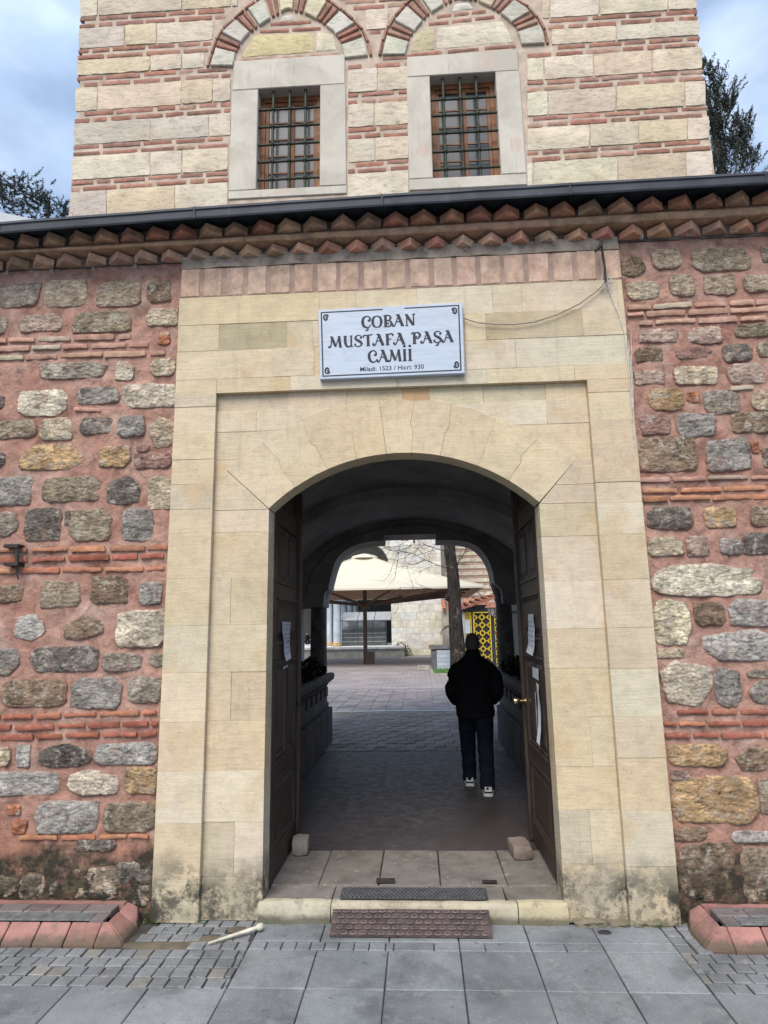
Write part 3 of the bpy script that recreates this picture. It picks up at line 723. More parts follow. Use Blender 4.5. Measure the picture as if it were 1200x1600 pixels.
# voussoirs
JE = [(355, 735), (410, 692), (472, 655), (540, 635), (593, 628), (648, 627), (705, 632), (775, 655), (838, 688), (900, 718)]
JI = [(418, 795), (462, 762), (510, 730), (558, 718), (604, 712), (643, 708), (688, 712), (748, 727), (795, 750), (842, 787)]
Ex = [W(*p) for p in JE]; Ia = []
for p in JI:
    w = W(*p); Ia.append(max(-amax_l, min(amax_r, math.atan2(w[0] - AX, w[1] - AZ))))
Ia[0], Ia[-1] = -amax_l, amax_r
jog = [0, .022, -.025, .02, .0, -.022, .018, .0, -.026, 0]
def jm(i):
    a = arc(Ia[i], AR); e = Ex[i]; mx_, mz = (a[0] + e[0]) / 2, (a[1] + e[1]) / 2
    tx, tz = math.cos(Ia[i]), -math.sin(Ia[i])
    if not jog[i]: return []
    d = Vector((e[0] - a[0], e[1] - a[1])) * .06
    return [(mx_ - d[0], mz - d[1]), (mx_ + tx * jog[i] + d[0], mz + tz * jog[i] + d[1])]
for i in range(9):
    lo = [arc(lerp(Ia[i], Ia[i + 1], k / 3), AR) for k in range(4)]
    e0, e1 = Ex[i], Ex[i + 1]; am = (math.atan2(e0[0] - AX, e0[1] - AZ) + math.atan2(e1[0] - AX, e1[1] - AZ)) / 2
    rr = (math.hypot(e0[0] - AX, e0[1] - AZ) + math.hypot(e1[0] - AX, e1[1] - AZ)) / 2
    em = arc(am, rr * 1.008)
    poly = lo + jm(i + 1) + [e1, em, e0] + jm(i)[::-1]
    block(poly, -.0075, .18, 'voussoir', (.53, .43, .288), .0015, .0005)
# panel stones beside and above the arch, cut to the back of the voussoirs
exl = [(Ex[0][1], Ex[0][0])] + [(e[1], e[0]) for e in Ex[1:6]]
exr = [(Ex[9][1], Ex[9][0])] + [(e[1], e[0]) for e in Ex[5:9][::-1]]
def edge_l(z):
    if z < Ex[0][1]: return lerp(GL, Ex[0][0], (z - 2.735) / (Ex[0][1] - 2.735))
    return interp(z, exl)
def edge_r(z):
    if z < Ex[9][1]: return lerp(GR, Ex[9][0], (z - 2.722) / (Ex[9][1] - 2.722))
    return interp(z, exr)
for rows, ed, x0, corner, ex in (([2.735, 2.93, 3.119, 3.334, 3.50], edge_l, RL, Ex[0][1], exl), ([2.722, 2.858, 3.037, 3.316, 3.50], edge_r, RR, Ex[9][1], exr)):
    for a, b in zip(rows, rows[1:]):
        zs = sorted(set([a, b] + [z for z, _ in ex if a < z < b]))
        edge = [(ed(z), z) for z in zs]
        far = max((abs(p[0] - x0) for p in edge)); s = 1 if x0 < 0 else -1
        if far > .55 and min(abs(p[0] - x0) for p in edge) > .3:
            m_ = x0 + s * .3
            block([(x0, a), (m_, a), (m_, b), (x0, b)], -.004, .02); block([(m_, a)] + edge + [(m_, b)], -.004, .02)
        else: block([(x0, a)] + edge + [(x0, b)], -.004, .02)
for a, b, c in ((RL, -.95, None), (-.95, -.5, None), (-.5, -.08, (.53, .43, .28)), (-.08, .12, (.47, .31, .17)), (.12, .52, (.53, .45, .31)), (.52, .98, None), (.98, RR, None)):
    block(rect(a, 3.50, b, RT), .0, .02, col=c)
# the plain courses over the frame
def courses(z0, z1, xs, cols={}):
    for i, (a, b) in enumerate(zip(xs, xs[1:])): block([(a, z0), (b, z0), (b, z1), (a, z1)], -.045, .02, col=cols.get(i))
courses(3.63, 3.744, [OL, RL, -.92, -.12, .55, 1.19, OR_])
courses(3.744, 3.975, [OL, -1.05, -.74, .40, .77, OR_])
courses(3.975, 4.19, [OL, W(345, 530)[0], W(450, 530)[0], -.75, .40, .56, W(908, 510)[0], OR_], {1: (.36, .30, .2), 5: (.42, .345, .22)})
courses(4.19, 4.42, [OL, -.70, -.42, .05, .62, .84, 1.55, OR_])
x = OL - .005; n = 0                                                  # upright header bricks
while x < OR_ - .02:
    w = .158 + rnd.uniform(-.006, .006); b = MB()
    plate(b, rect(x + .008, 4.432, min(x + w, OR_ + .005), 4.672), -.039 + rnd.uniform(-.002, .002), .02, .006, 'y', .004)
    b.build('header_brick', M['brick'], gate, col=jc((.50, .35, .265), .07)); x += w + .024
b = MB(); plate(b, rect(OL + .005, 4.424, OR_ - .005, 4.672), -.034, .02, .003); b.build('header_mortar', M['headjoint'], gate)
b = MB(); xs = [OL + (OR_ - OL) * i / 60 for i in range(61)]
for i in range(60):
    h0, h1 = [.012 * noise.noise(Vector((q_ * 6, 0, 0))) for q_ in (xs[i], xs[i + 1])]
    d0, d1 = [-.04 + .02 * noise.noise(Vector((q_ * 5, 3, 0))) for q_ in (xs[i], xs[i + 1])]
    b.add([(xs[i], d0, 4.676 + h0), (xs[i + 1], d1, 4.676 + h1), (xs[i + 1], d1 + .006, 4.78), (xs[i], d0 + .006, 4.78), (xs[i], .02, 4.676 + h0), (xs[i + 1], .02, 4.676 + h1)], [(0, 1, 2, 3), (4, 5, 1, 0)])
b.build('mortar_bed', M['flaky'], gate)
# broken plinth stones under the right jamb
for a, c, h in ((.93, 1.14, .028), (1.145, 1.28, .02), (1.29, 1.5, .026)):
    b = MB(); rubble(b, (a + c) / 2, h / 2 - .004, c - a, h + .02, .02, int(a * 90), 5, .05)
    o = b.build('plinth_fragment', M['doorstone'], gate, True, (.42, .36, .25)); o.location[1] -= .045

# ================================================================== doorstep
step = thing('doorstep', 'worn pale stone doorstep with a rounded edge and cracked right end under the doors', 'doorstep', (-.1, .4, 0))
def softblock(x0, y0, x1, y1, z0, z1, r=.02, seed=0, name='sill_stone', col=(.40, .355, .27), cell=.07):
    am = .35 if name == 'threshold_slab' else 1
    b = MB(); n = max(4, int((x1 - x0) / cell)); prof = [(y0 + .004, z0), (y0, z0 + .04), (y0, z1 - r * 1.4), (y0 + r * .35, z1 - r * .4), (y0 + r * 1.3, z1), ((y0 + y1) / 2, z1 + .002), (y1, z1), (y1, z0)]
    for i in range(n + 1):
        X = lerp(x0, x1, i / n); e = .006 if i in (0, n) else 0
        for (Y, Z) in prof:
            k = Vector((X * 8, Y * 11 + seed, Z * 9))
            b.v.append((X, Y + .006 * noise.noise(k) + e, Z + (.005 * am * noise.noise(k + Vector((7, 3, 1))) - e if Z > z0 + .02 else 0)))
    m_ = len(prof)
    for i in range(n):
        for j in range(m_): b.f.append((i * m_ + j, (i + 1) * m_ + j, (i + 1) * m_ + (j + 1) % m_, i * m_ + (j + 1) % m_))
    b.f += [tuple(range(m_))[::-1], tuple(n * m_ + j for j in range(m_))]
    return b.build(name, M['doorstone'], step, True, jc(col, .08))
softblock(GL - .02, -.05, -.62, .03, -.02, FZ + .002, .025, 1); softblock(-.616, -.045, .58, .03, -.02, FZ - .003, .018, 2); softblock(.586, -.05, GR + .015, .03, -.02, FZ + .001, .024, 3, col=(.42, .345, .24))
for a, c, y0, y1, k in ((GL, -.62, .034, .266, 0), (-.616, .02, .034, .266, 1), (.024, .52, .034, .266, 2), (.524, GR + .05, .034, .266, 3), (-1.15, -.75, .27, .98, 4), (-.746, -.33, .27, .98, 5), (-.326, .1, .27, .98, 6), (.104, .56, .27, .98, 7), (.564, 1.0, .27, .98, 8)):
    b = MB(); plate(b, rect(a + .002, y0 + .002, c - .002, y1 - .002), FZ + rnd.uniform(-.005, -.001), -.02, .006, 'z', .004); b.build('threshold_slab', M['doorstone'], step, col=jc((.165, .152, .134), .08))
o = MB().obox((-.28, .31, FZ + .012), (.13, .05, .014), .05).build('hinge_socket', M['rust'], step)
o = MB().obox((.44, .30, FZ + .012), (.10, .025, .012), -.02).build('hinge_socket', M['rust'], step)

# ================================================================== cornice
cor = thing('cornice', 'sooty brick sawtooth cornice in two rows under a dark lead coping', 'cornice', (-.2, -.1, 4.75))
r1z = lambda x: interp(x, [(-4.6, 4.872), (-3.2, 4.885), (0, 4.918), (2.6, 4.945), (3.9, 4.955)])
r2z = lambda x: interp(x, [(-4.6, 4.758), (-3.2, 4.758), (0, 4.755), (1.1, 4.763), (3.9, 4.79)])
CB = [(.54, .295, .195), (.51, .245, .165), (.55, .37, .245), (.42, .265, .19), (.52, .25, .175)]
for row, (zf, yb, n0) in enumerate(((r2z, -.012, 0), (r1z, -.10, .11))):
    x = -4.6 + n0
    while x < 3.85:
        s = .136 + rnd.uniform(-.007, .005); h = .066 if row == 0 else .067
        b = MB(); b.obox((x, yb, zf(x) + h / 2), (s, s, h), R(45 + rnd.uniform(-7, 7)), R(rnd.uniform(-3, 3)), R(rnd.uniform(-3, 3)))
        for i, p in enumerate(b.v): b.v[i] = tuple(Vector(p) + Vector((rnd.uniform(-1, 1), rnd.uniform(-1, 1), rnd.uniform(-1, 1))) * .005)
        c = rnd.choice(CB[:4]) if x < 1.4 else rnd.choice(CB)
        if x < -2: c = rnd.choice(CB[2:4])
        o = b.build('sawtooth_brick', M['cornice'], cor, col=jc(c, .15))
        bv = o.modifiers.new('worn', 'BEVEL'); bv.width = .006; bv.segments = 2
        x += .212 + rnd.uniform(-.012, .012)
x = -4.6
while x < 3.9:                                                        # flat course between the rows, and the beds behind the teeth
    w = min(rnd.uniform(.5, .9), 3.9 - x + .001); b = MB(); n = 14
    for i in range(n + 1):
        X = x + .001 + (w - .002) * i / n; d = .012 * noise.noise(Vector((X * 5, 0, 2))); z0 = r2z(X) + .080 + .004 * noise.noise(Vector((X * 7, 5, 2))); z1 = r1z(X) - .034 + .004 * noise.noise(Vector((X * 6, 9, 2)))
        b.v += [(X, .0, z0 + .004), (X, -.118 + d, z0), (X, -.128 + d, z0 + .012), (X, -.127 + d, z1 - .004), (X, -.12 + d, z1), (X, -.09, r1z(X) - .002)]
    for i in range(n):
        for j in range(6): b.f.append((i * 6 + j, i * 6 + 6 + j, i * 6 + 6 + (j + 1) % 6, i * 6 + (j + 1) % 6))
    b.f += [(5, 4, 3, 2, 1, 0), tuple(n * 6 + j for j in range(6))]
    b.build('course_tile', M['cornice'], cor, False, jc(rnd.choice([(.46, .32, .21), (.43, .27, .18), (.47, .35, .24)]), .1)); x += w
MB().box((-4.6, -.006, 4.752), (3.9, .5, 4.865)).build('bed', M['sootbed'], cor)
MB().box((-4.6, -.094, 4.87), (3.9, .5, 4.985)).build('bed', M['sootbed'], cor)
CP = [(-4.7, 4.845), (-3.12, 4.88), (-1.6, 4.922), (-.18, 4.949), (1.2, 4.962), (2.6, 4.972), (4.0, 4.98)]
PR = [(-.17, .088), (-.284, .016), (-.30, .0), (-.306, .012), (-.303, .066), (-.312, .074), (-.306, .096), (-.27, .105), (.1, .15), (.43, .19), (.43, .10), (-.16, .092)]
for (xa, za), (xb, zb) in zip(CP, CP[1:]):
    b = MB(); n = 6
    for i in range(n + 1):
        X = lerp(xa + .001, xb - .001, i / n); Z = lerp(za, zb, i / n) + .003 * noise.noise(Vector((X * 3, 1, 1)))
        for y_, z_ in PR: b.v.append((X, y_ + .004 * noise.noise(Vector((X * 4, y_ * 5, z_ * 9))), Z + z_))
    k = len(PR)
    for i in range(n):
        for j in range(k): b.f.append((i * k + j, i * k + k + j, i * k + k + (j + 1) % k, i * k + (j + 1) % k))
    b.f += [tuple(range(k))[::-1], tuple(n * k + j for j in range(k))]
    o = b.build('lead_coping', M['lead'], cor)
    MB().obox((xb - .012, -.305, zb + .047), (.014, .010, .096)).build('coping_seam', M['lead'], cor)

# ================================================================== tower above the gate
TY = .4
tower = thing('gate_tower', 'square pale stone tower banded with thin red bricks above the gate', 'tower', (-.2, 3.5, 4))
TL, TR = -3.035, 2.615
T = lambda px, py: W(px, py, TY)
WIN = [((402, 140), (498, 134), (502, 292), (402, 297)), ((672, 122), (776, 110), (781, 273), (676, 280))]
SUR = [((366, 96), (537, 86), (542, 303), (358, 312)), ((637, 92), (808, 76), (822, 286), (640, 302))]
def avgrect(q):
    p = [T(*c) for c in q]; return ((p[0][0] + p[3][0]) / 2, (p[2][1] + p[3][1]) / 2, (p[1][0] + p[2][0]) / 2, (p[0][1] + p[1][1]) / 2)
wr = [avgrect(q) for q in WIN]; sr = [avgrect(q) for q in SUR]
Z0, Z1, YF = 4.0, 8.7, TY + .0035
b = MB()
b.box((TL + .01, YF, Z0), (wr[0][0], .8, Z1)); b.box((wr[0][2], YF, Z0), (wr[1][0], .8, Z1)); b.box((wr[1][2], YF, Z0), (TR - .01, .8, Z1))
for w in wr: b.box((w[0], YF, Z0), (w[2], .8, w[1])); b.box((w[0], YF, w[3]), (w[2], .8, Z1))
b.box((TL + .01, 1.6, Z0), (TR - .01, 7.1, Z1)); b.box((TL + .01, .8, Z0), (TL + .4, 1.6, Z1)); b.box((TR - .4, .8, Z0), (TR - .01, 1.6, Z1)); b.box((TL + .4, .8, Z1 - .3), (TR - .4, 1.6, Z1)); b.box((TL + .4, .8, Z0), (TR - .4, 1.6, Z0 + .3))
b.build('tower_core', M['towermortar'], tower)
b = MB(); c_ = ((TL + TR) / 2, 3.75)
b.add([(TL - .15, TY - .15, Z1), (TR + .15, TY - .15, Z1), (TR + .15, 7.25, Z1), (TL - .15, 7.25, Z1), (c_[0], c_[1], Z1 + 1.4)], [(3, 2, 1, 0), (0, 1, 4), (1, 2, 4), (2, 3, 4), (3, 0, 4)])
b.build('tower_roof', M['lead'], tower)
BL = [-62, -15, 35, 85, 127, 183, 235, 290]; BR = [-133, -80, -26, 25, 67, 120, 177, 230]
HL1 = [(105, 322), (75, 330), (50, 340), (20, 360), (0, 381), (-20, 410), (-40, 450)]; HR1 = [(90, 584), (60, 578), (30, 562), (0, 532), (-20, 500), (-40, 452)]
HL2 = [(88, 592), (60, 598), (30, 617), (0, 643), (-25, 680), (-48, 712)]; HR2 = [(70, 860), (45, 854), (15, 836), (-10, 812), (-30, 770), (-48, 714)]
def spans(y0, y1):
    """free stretches of a course, in pixels along the tower face"""
    ym = (y0 + y1) / 2
    xl, xr = 110 + (325 - ym) * .0492 - (0), 1113 - (260 - ym) * .0962
    cut = []
    for HL, HR, S in ((HL1, HR1, SUR[0]), (HL2, HR2, SUR[1])):
        sp = HL[0][0] + 3
        if ym > sp - 6: cut.append((S[3][0] + (0 if ym > 200 else 4), S[2][0]))
        elif ym > HL[-1][0]:
            ya = max(y0, y1)
            cut.append((min(interp(y, HL) for y in (y0, y1)) - 1, max(interp(y, HR) for y in (y0, y1)) + 1))
    out = []; a = xl
    for c, d in sorted(cut): out.append((a, c - 2)); a = d + 2
    out.append((a, xr)); return [(a, b) for a, b in out if b - a > 6]
bl = lambda i, x: lerp(BL[i], BR[i], (x - 130) / 920)
RBC = [(.33, .165, .12), (.31, .15, .11), (.35, .19, .14), (.27, .15, .115), (.38, .24, .18)]
HEW = [(.575, .49, .38), (.565, .475, .36), (.585, .52, .415), (.545, .45, .325), (.565, .49, .40), (.575, .50, .39)]
for i in range(len(BL)):
    for r_ in (-5, 5.2):
        ymid = lambda x: bl(i, x) + r_
        for a0, b0 in spans(ymid(300), ymid(300)) if False else [s for s in spans(bl(i, 450) + r_, bl(i, 450) + r_)]:
            # spans are evaluated at the height the course has over each stretch
            pass
        segs = []
        x = 104.0
        while x < 1118:
            L = rnd.choice((rnd.uniform(38, 54), rnd.uniform(40, 60), rnd.uniform(20, 36))); segs.append((x, x + L)); x += L + rnd.uniform(4.5, 7.5)
        for a, c in segs:
            for s0, s1 in spans(ymid((a + c) / 2) - 2, ymid((a + c) / 2) + 2):
                a2, c2 = max(a, s0), min(c, s1)
                if c2 - a2 < 9: continue
                th = rnd.uniform(2.5, 3.2); dy = rnd.uniform(-.7, .7)
                b = MB(); rough(b, [T(a2, ymid(a2) + th + dy), T(c2, ymid(c2) + th + dy), T(c2, ymid(c2) - th + dy), T(a2, ymid(a2) - th + dy)], TY - .003 + rnd.uniform(-.003, .002), YF + .03, .003, .003, rnd.random() * 60, .04, .004)
                b.build('brick', M['brick'], tower, True, jc(rnd.choice(RBC), .12))
    if i + 1 < len(BL): lo = lambda x: bl(i + 1, x) - 9.6
    else: lo = lambda x: bl(i, x) + 52
    hi = lambda x: bl(i, x) + 9.8
    x = 104.0
    while x < 1118:
        L = rnd.choice([48, 62, 75, 90, 105, 130]); a, c = x, x + L; x += L + rnd.uniform(.8, 2.4)
        if 1118 - x < 30: c = 1118; x = 1120
        xm = (a + c) / 2; ym = (hi(xm) + lo(xm)) / 2; hh = (lo(xm) - hi(xm)) / 2
        for s0, s1 in spans(ym - hh * .7, ym + hh * .9):
            a2, c2 = max(a, s0), min(c, s1)
            if c2 - a2 < 7: continue
            b = MB(); rough(b, [T(a2, lo(a2)), T(c2, lo(c2)), T(c2, hi(c2)), T(a2, hi(a2))], TY - .006 + rnd.uniform(-.004, .002), YF + .05, .006, .003, rnd.random() * 90, .045, .007)
            col = rnd.choice(HEW)
            if a2 < 150 and rnd.random() < .5: col = (.49, .425, .36)
            b.build('stone_block', M['hewn'], tower, True, jc(col, .07))
# plain quoins and courses on the two side faces
for sx in (TL, TR):
    for i in range(8):
        z = 5.45 + i * .36
        y = TY + .03
        while y < 7.0:
            L = min(rnd.uniform(.4, .9), 7.1 - y); s = -1 if sx < 0 else 1
            b = MB(); b.obox((sx - s * .03, y + L / 2, z), (.06, L - .02, .21)); b.build('side_block', M['hewn'], tower, col=jc(rnd.choice(HEW), .07)); y += L
    for i in range(9):
        b = MB()
        for k in (-.032, .032): b.obox((sx - (-.03 if sx < 0 else .03), 3.75, 5.27 + i * .36 + k), (.06, 6.66, .034))
        b.build('side_brick_course', M['brick'], tower, col=(.28, .11, .08))
# pointed blind arches
ARC = [([(365, 106), (370, 84.5), (376.6, 70), (387, 57), (401.5, 45.5), (425, 30), (449, 16), (475, 23), (501, 36), (521, 52), (531.5, 67), (538, 93)],
        [(328, 106), (338.6, 71), (346, 52), (371, 30), (388, 15), (414.5, -3), (450, -24), (490, -8), (516, 6.5), (536, 21.7), (559.7, 43), (570.5, 63), (576, 90)]),
       ([(634, 88), (640, 63), (653, 44), (669, 26), (693, 10.5), (716, -1), (742, 2), (767, 14), (788, 28), (805, 44), (810.5, 58), (814, 73)],
        [(597, 88), (604, 54), (616, 33), (634, 12), (646, 0), (676, -22), (712, -42), (760, -27), (801, 0), (823, 14), (840, 33), (847, 47), (852, 71)])]
def resamp(P):
    P = [Vector(p) for p in P]; L = [0]
    for a, b in zip(P, P[1:]): L.append(L[-1] + (b - a).length)
    def at(t):
        d = t * L[-1]
        for i in range(len(P) - 1):
            if d <= L[i + 1] + 1e-6: return P[i].lerp(P[i + 1], (d - L[i]) / (L[i + 1] - L[i]))
        return P[-1]
    return at, L[-1]
for In, Ex_ in ARC:
    fi, li = resamp(In); fe, le = resamp(Ex_)
    def piece(t0, t1, name, mat, col, s0=.03, s1=.97, yf=TY - .020, n=3, am=.006):
        lo = [fi(lerp(t0, t1, k / n)).lerp(fe(lerp(t0, t1, k / n)), s0) for k in range(n + 1)]; up = [fi(lerp(t0, t1, k / n)).lerp(fe(lerp(t0, t1, k / n)), s1) for k in range(n + 1)]
        b = MB(); plate(b, [T(*p) for p in lo] + [T(*p) for p in up[::-1]], yf + rnd.uniform(-.003, .003), YF + .04, .006, 'y', .003)
        return b.build(name, mat, tower, col=jc(col, .08))
    t = 0; ws, wb = .088, .064
    ws = (1 - 6 * wb) / 7
    for k in range(7):
        piece(t + .004, t + ws - .004, 'arch_stone', M['hewn'], (.57, .48, .34) if k in (3, 4) else (.52, .49, .415)); t += ws
        if k < 6:
            for j in (0, 1): piece(t + wb * (.10 + .46 * j), t + wb * (.40 + .46 * j), 'arch_brick', M['brick'], rnd.choice(RBC), n=1)
            t += wb
    m_ = 17                                                            # thin brick hood round the ring
    for k in range(m_):
        if 6 <= k <= 10 and False: continue
        t0, t1 = (k + .05) / m_, (k + .93) / m_
        p = [fi(t0).lerp(fe(t0), 1.05), fi(t1).lerp(fe(t1), 1.05), fi(t1).lerp(fe(t1), 1.15), fi(t0).lerp(fe(t0), 1.15)]
        b = MB(); plate(b, [T(*c) for c in p], TY - .018, YF + .04, .004, 'y', .002); b.build('hood_brick', M['brick'], tower, col=jc(rnd.choice(RBC), .1))
def fill(kind, quad, yf=TY - .005):
    b = MB(); rough(b, [T(*p) for p in quad], yf, YF + .05, .005, .006, rnd.random() * 50, .05, .004)
    b.build('tympanum_brick' if kind == 'b' else 'tympanum_stone', M['brick' if kind == 'b' else 'hewn'], tower, True, jc(rnd.choice(RBC) if kind == 'b' else kind, .06))
def row(x0, y0, x1, y1, n, th=2.7):
    for i in range(n):
        a, c = i / n + .02, (i + 1) / n - .03
        p = [(lerp(x0, x1, a), lerp(y0, y1, a)), (lerp(x0, x1, c), lerp(y0, y1, c))]
        fill('b', [(p[0][0], p[0][1] + th), (p[1][0], p[1][1] + th), (p[1][0], p[1][1] - th), (p[0][0], p[0][1] - th)])
row(370, 94.5, 536, 85, 3); fill((.50, .42, .25), [(376, 89), (490, 81), (490, 51), (398, 55)]); fill((.56, .5, .38), [(494, 80), (525, 77), (519, 54), (496, 50)]); row(404, 49.5, 504, 44, 2); row(421, 38, 488, 34, 1); fill((.55, .53, .48), [(437, 33), (459, 31), (455, 23), (442, 25)])
row(638, 86, 811, 71, 3); fill((.52, .45, .29), [(642, 80), (678, 77), (678, 44), (655, 49)]); fill((.57, .51, .41), [(682, 76), (802, 65), (786, 33), (684, 43)]); row(668, 38, 776, 26, 3); row(681, 26, 762, 17, 3); fill((.55, .53, .48), [(706, 18), (740, 13), (732, 4), (712, 6)])
# windows
for (ox0, oz0, ox1, oz1), (sx0, sz0, sx1, sz1), VB, HB in zip(wr, sr, ((425, 451, 476), (695, 722, 748)), ((165, 192, 220, 247, 275), (149, 174, 202, 231, 259))):
    yf = TY - .010
    fr = MB(); fy = TY + .10
    for a, c, d, e in ((ox0, oz0, ox0 + .045, oz1), (ox1 - .045, oz0, ox1, oz1), (ox0 + .046, oz0, ox1 - .046, oz0 + .045), (ox0 + .046, oz1 - .05, ox1 - .046, oz1)): fr.box((a, fy, c), (d, fy + .05, e))
    mid = (ox0 + ox1) / 2
    win = fr.build('window', M['winwood'], tower)
    for nm, q in (('lintel', rect(sx0, oz1, sx1, sz1)), ('sill', rect(sx0 - .01, sz0, sx1 + .01, oz0)), ('jamb', rect(sx0 - .008, oz0 + .001, ox0, oz1 - .001)), ('jamb', rect(ox1, oz0 + .001, sx1 + .008, oz1 - .001))):
        b = MB(); plate(b, q, yf, TY + .22, .006, 'y', .002); b.build(nm, M['frame'], win)
    for s in (0, 1):
        a, c = (ox0 + .047, mid - .002) if s == 0 else (mid + .002, ox1 - .047); z0, z1 = oz0 + .047, oz1 - .052; y = fy + .012
        b = MB()
        for r_ in ((a, z0, a + .03, z1), (c - .03, z0, c, z1), (a + .031, z0, c - .031, z0 + .035), (a + .031, z1 - .035, c - .031, z1)): b.box((r_[0], y, r_[1]), (r_[2], y + .03, r_[3]))
        xm = (a + c) / 2
        zz = [lerp(z0 + .035, z1 - .035, k / 5) for k in range(6)]
        for k in range(1, 5): b.box((a + .031, y + .006, zz[k] - .007), (c - .031, y + .022, zz[k] + .007))
        b.build('casement', M['winwood'], win)
        for k in range(5):
            MB().box((a + .032, y + .012, zz[k] + .008), (c - .032, y + .016, zz[k + 1] - .008)).build('pane', M['glass'], win)
    gy = TY + .035
    vx = [T(v, 200)[0] for v in VB]; hz = [T(VB[1], h)[1] for h in HB]
    for x in vx: MB().tube([(x, gy, oz0 - .02), (x, gy, oz1 + .02)], .0125, 8).build('bar', M['iron'], win, True)
    for z in hz: MB().tube([(ox0 - .015, gy, z), (ox1 + .015, gy, z)], .0115, 8).build('bar', M['iron'], win, True)
    for x in vx:
        for z in hz: MB().ball((x, gy, z), .024, 6, (1, 1, 1)).build('knot', M['iron'], win, True)

# ================================================================== passage under the tower
psg = thing('vaulted_passage', 'dark plastered passage under a low vault leading through the gate to the courtyard', 'passage', (-.1, 3.5, FZ))
def ell(xl, xr, zs, zc, n=24, p=2.0):
    c, a = (xl + xr) / 2, (xr - xl) / 2
    return [(c - a * math.cos(math.pi * i / n), zs + (zc - zs) * math.sin(math.pi * i / n) ** (2 / p)) for i in range(n + 1)]
q = MB(); arch_wall(q, -3.02, 2.6, -.1, 4.0, .19, 1.22, ell(-1.24, 1.05, 3.0, 3.5)); q.build('reveal', M['plaster'], psg)
q = MB(); arch_wall(q, -3.02, 2.6, -.1, 4.0, 1.22, 6.3, ell(-2.1, 1.86, 2.5, 3.72)); q.build('vault', M['plaster'], psg)
q = MB(); arch_wall(q, -2.095, 1.855, 2.0, 3.99, 3.7, 4.2, [(-2.02, 2.0)] + ell(-2.02, 1.78, 2.45, 3.60)[1:-1] + [(1.78, 2.0)]); q.build('rib', M['plaster'], psg)
ap_ = [W(*p, 6.3) for p in ((513, 921), (515, 908), (526, 874), (546, 856), (572, 847), (599, 845), (599.5, 836), (681.5, 834), (682, 844), (710, 844), (737, 849), (756, 864), (768, 887), (773, 912))]
ap = []
for i in range(len(ap_) - 1):
    a_, b_ = Vector(ap_[i]), Vector(ap_[i + 1])
    if i in (5, 6, 7): ap.append(tuple(a_)); continue
    p0 = Vector(ap_[i - 1]) if i not in (0, 8) else a_ - (b_ - a_); p3 = Vector(ap_[i + 2]) if i not in (4, len(ap_) - 2) else b_ + (b_ - a_)
    for k in range(4):
        t = k / 4; ap.append(tuple(.5 * (2 * a_ + (b_ - p0) * t + (2 * p0 - 5 * a_ + 4 * b_ - p3) * t * t + (3 * a_ - p0 - 3 * b_ + p3) * t ** 3)))
ap.append(tuple(ap_[-1]))
prof = [(-2.06, FZ), (-2.06, 2.25), (-1.62, 2.26), (-1.6, 2.5)] + [p for p in ap] + [(1.40, 2.5), (1.42, 2.26), (1.82, 2.25), (1.82, FZ)]
q = MB(); arch_wall(q, -3.02, 2.6, FZ, 4.0, 6.3, 7.0, prof[1:-1]); q.build('inner_arch', M['plaster'], psg)
q = MB(); pp = [(x, 6.24, z + .16) for x, z in ell(-1.9, 1.66, 2.3, 3.46)]; q.tube(pp, .011, 6); q.build('conduit', M['cable'], psg)
for px in (498, 787.5):
    X = W(px, 960, 6.65)[0]
    q = MB(); q.lathe([(.2, 0), (.2, .08), (.165, .12), (.15, .16), (.148, 1.2), (.135, 2.18), (.15, 2.2), (.16, 2.23), (.14, 2.25)], (X, 6.65, FZ), 20)
    c = q.build('column', M['colstone'], psg, True)
    q = MB(); q.lathe([(.14, 2.25), (.17, 2.33), (.2, 2.43), (.21, 2.46), (.21, 2.5), (.1, 2.5)], (X, 6.65, FZ), 20); q.build('capital', M['colstone'], c, True)
# floor
fl = MB(); nx, ny = 24, 40
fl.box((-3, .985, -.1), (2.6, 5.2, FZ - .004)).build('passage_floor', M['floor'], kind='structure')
court = MB().box((-60, 5.2, -.1), (60, 120, FZ - .014)).build('courtyard_ground', M['court'], kind='structure')
PAV = (.245, .215, .21); pm = {}
y = 5.2; row_ = 0
while y < 15.2:
    d = .30 if y < 9.6 else .36
    x = -1.9 - (.15 if row_ % 2 else 0) if y < 9.6 else -2.6
    xr = 1.75 if y < 9.6 else 2.2
    while x < xr:
        key = (d, rnd.randrange(4))
        if key not in pm:
            b = MB(); hw = d / 2 - .004
            if d == .30: pl = [(-hw, -hw), (-hw * .3, -hw - .02), (hw * .3, -hw + .02), (hw, -hw), (hw - .015, -hw * .3), (hw + .015, hw * .3), (hw, hw), (hw * .3, hw + .02 - .004), (-hw * .3, hw - .02 - .004), (-hw, hw), (-hw + .015, hw * .3), (-hw - .015, -hw * .3)]
            else: pl = rect(-hw, -hw, hw, hw)
            plate(b, pl, 0, -.03, .005, 'z'); o = b.build('paver', M['slab'], court, center=False); pm[key] = o
        else:
            o = pm[key].copy(); COL.objects.link(o)
        o.location = Vector((x + d / 2, y + d / 2, FZ + rnd.uniform(-.003, .002))) - court.location
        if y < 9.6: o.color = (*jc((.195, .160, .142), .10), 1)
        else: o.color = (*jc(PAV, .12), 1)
        x += d
    y += d; row_ += 1
    if abs(y - 9.7) < .16: 
        MB().box((-9, y + .004, 0), (9, y + .16, FZ + .012)).build('drain_kerb', M['farstone'], court, col=(.46, .45, .43)); y += .165
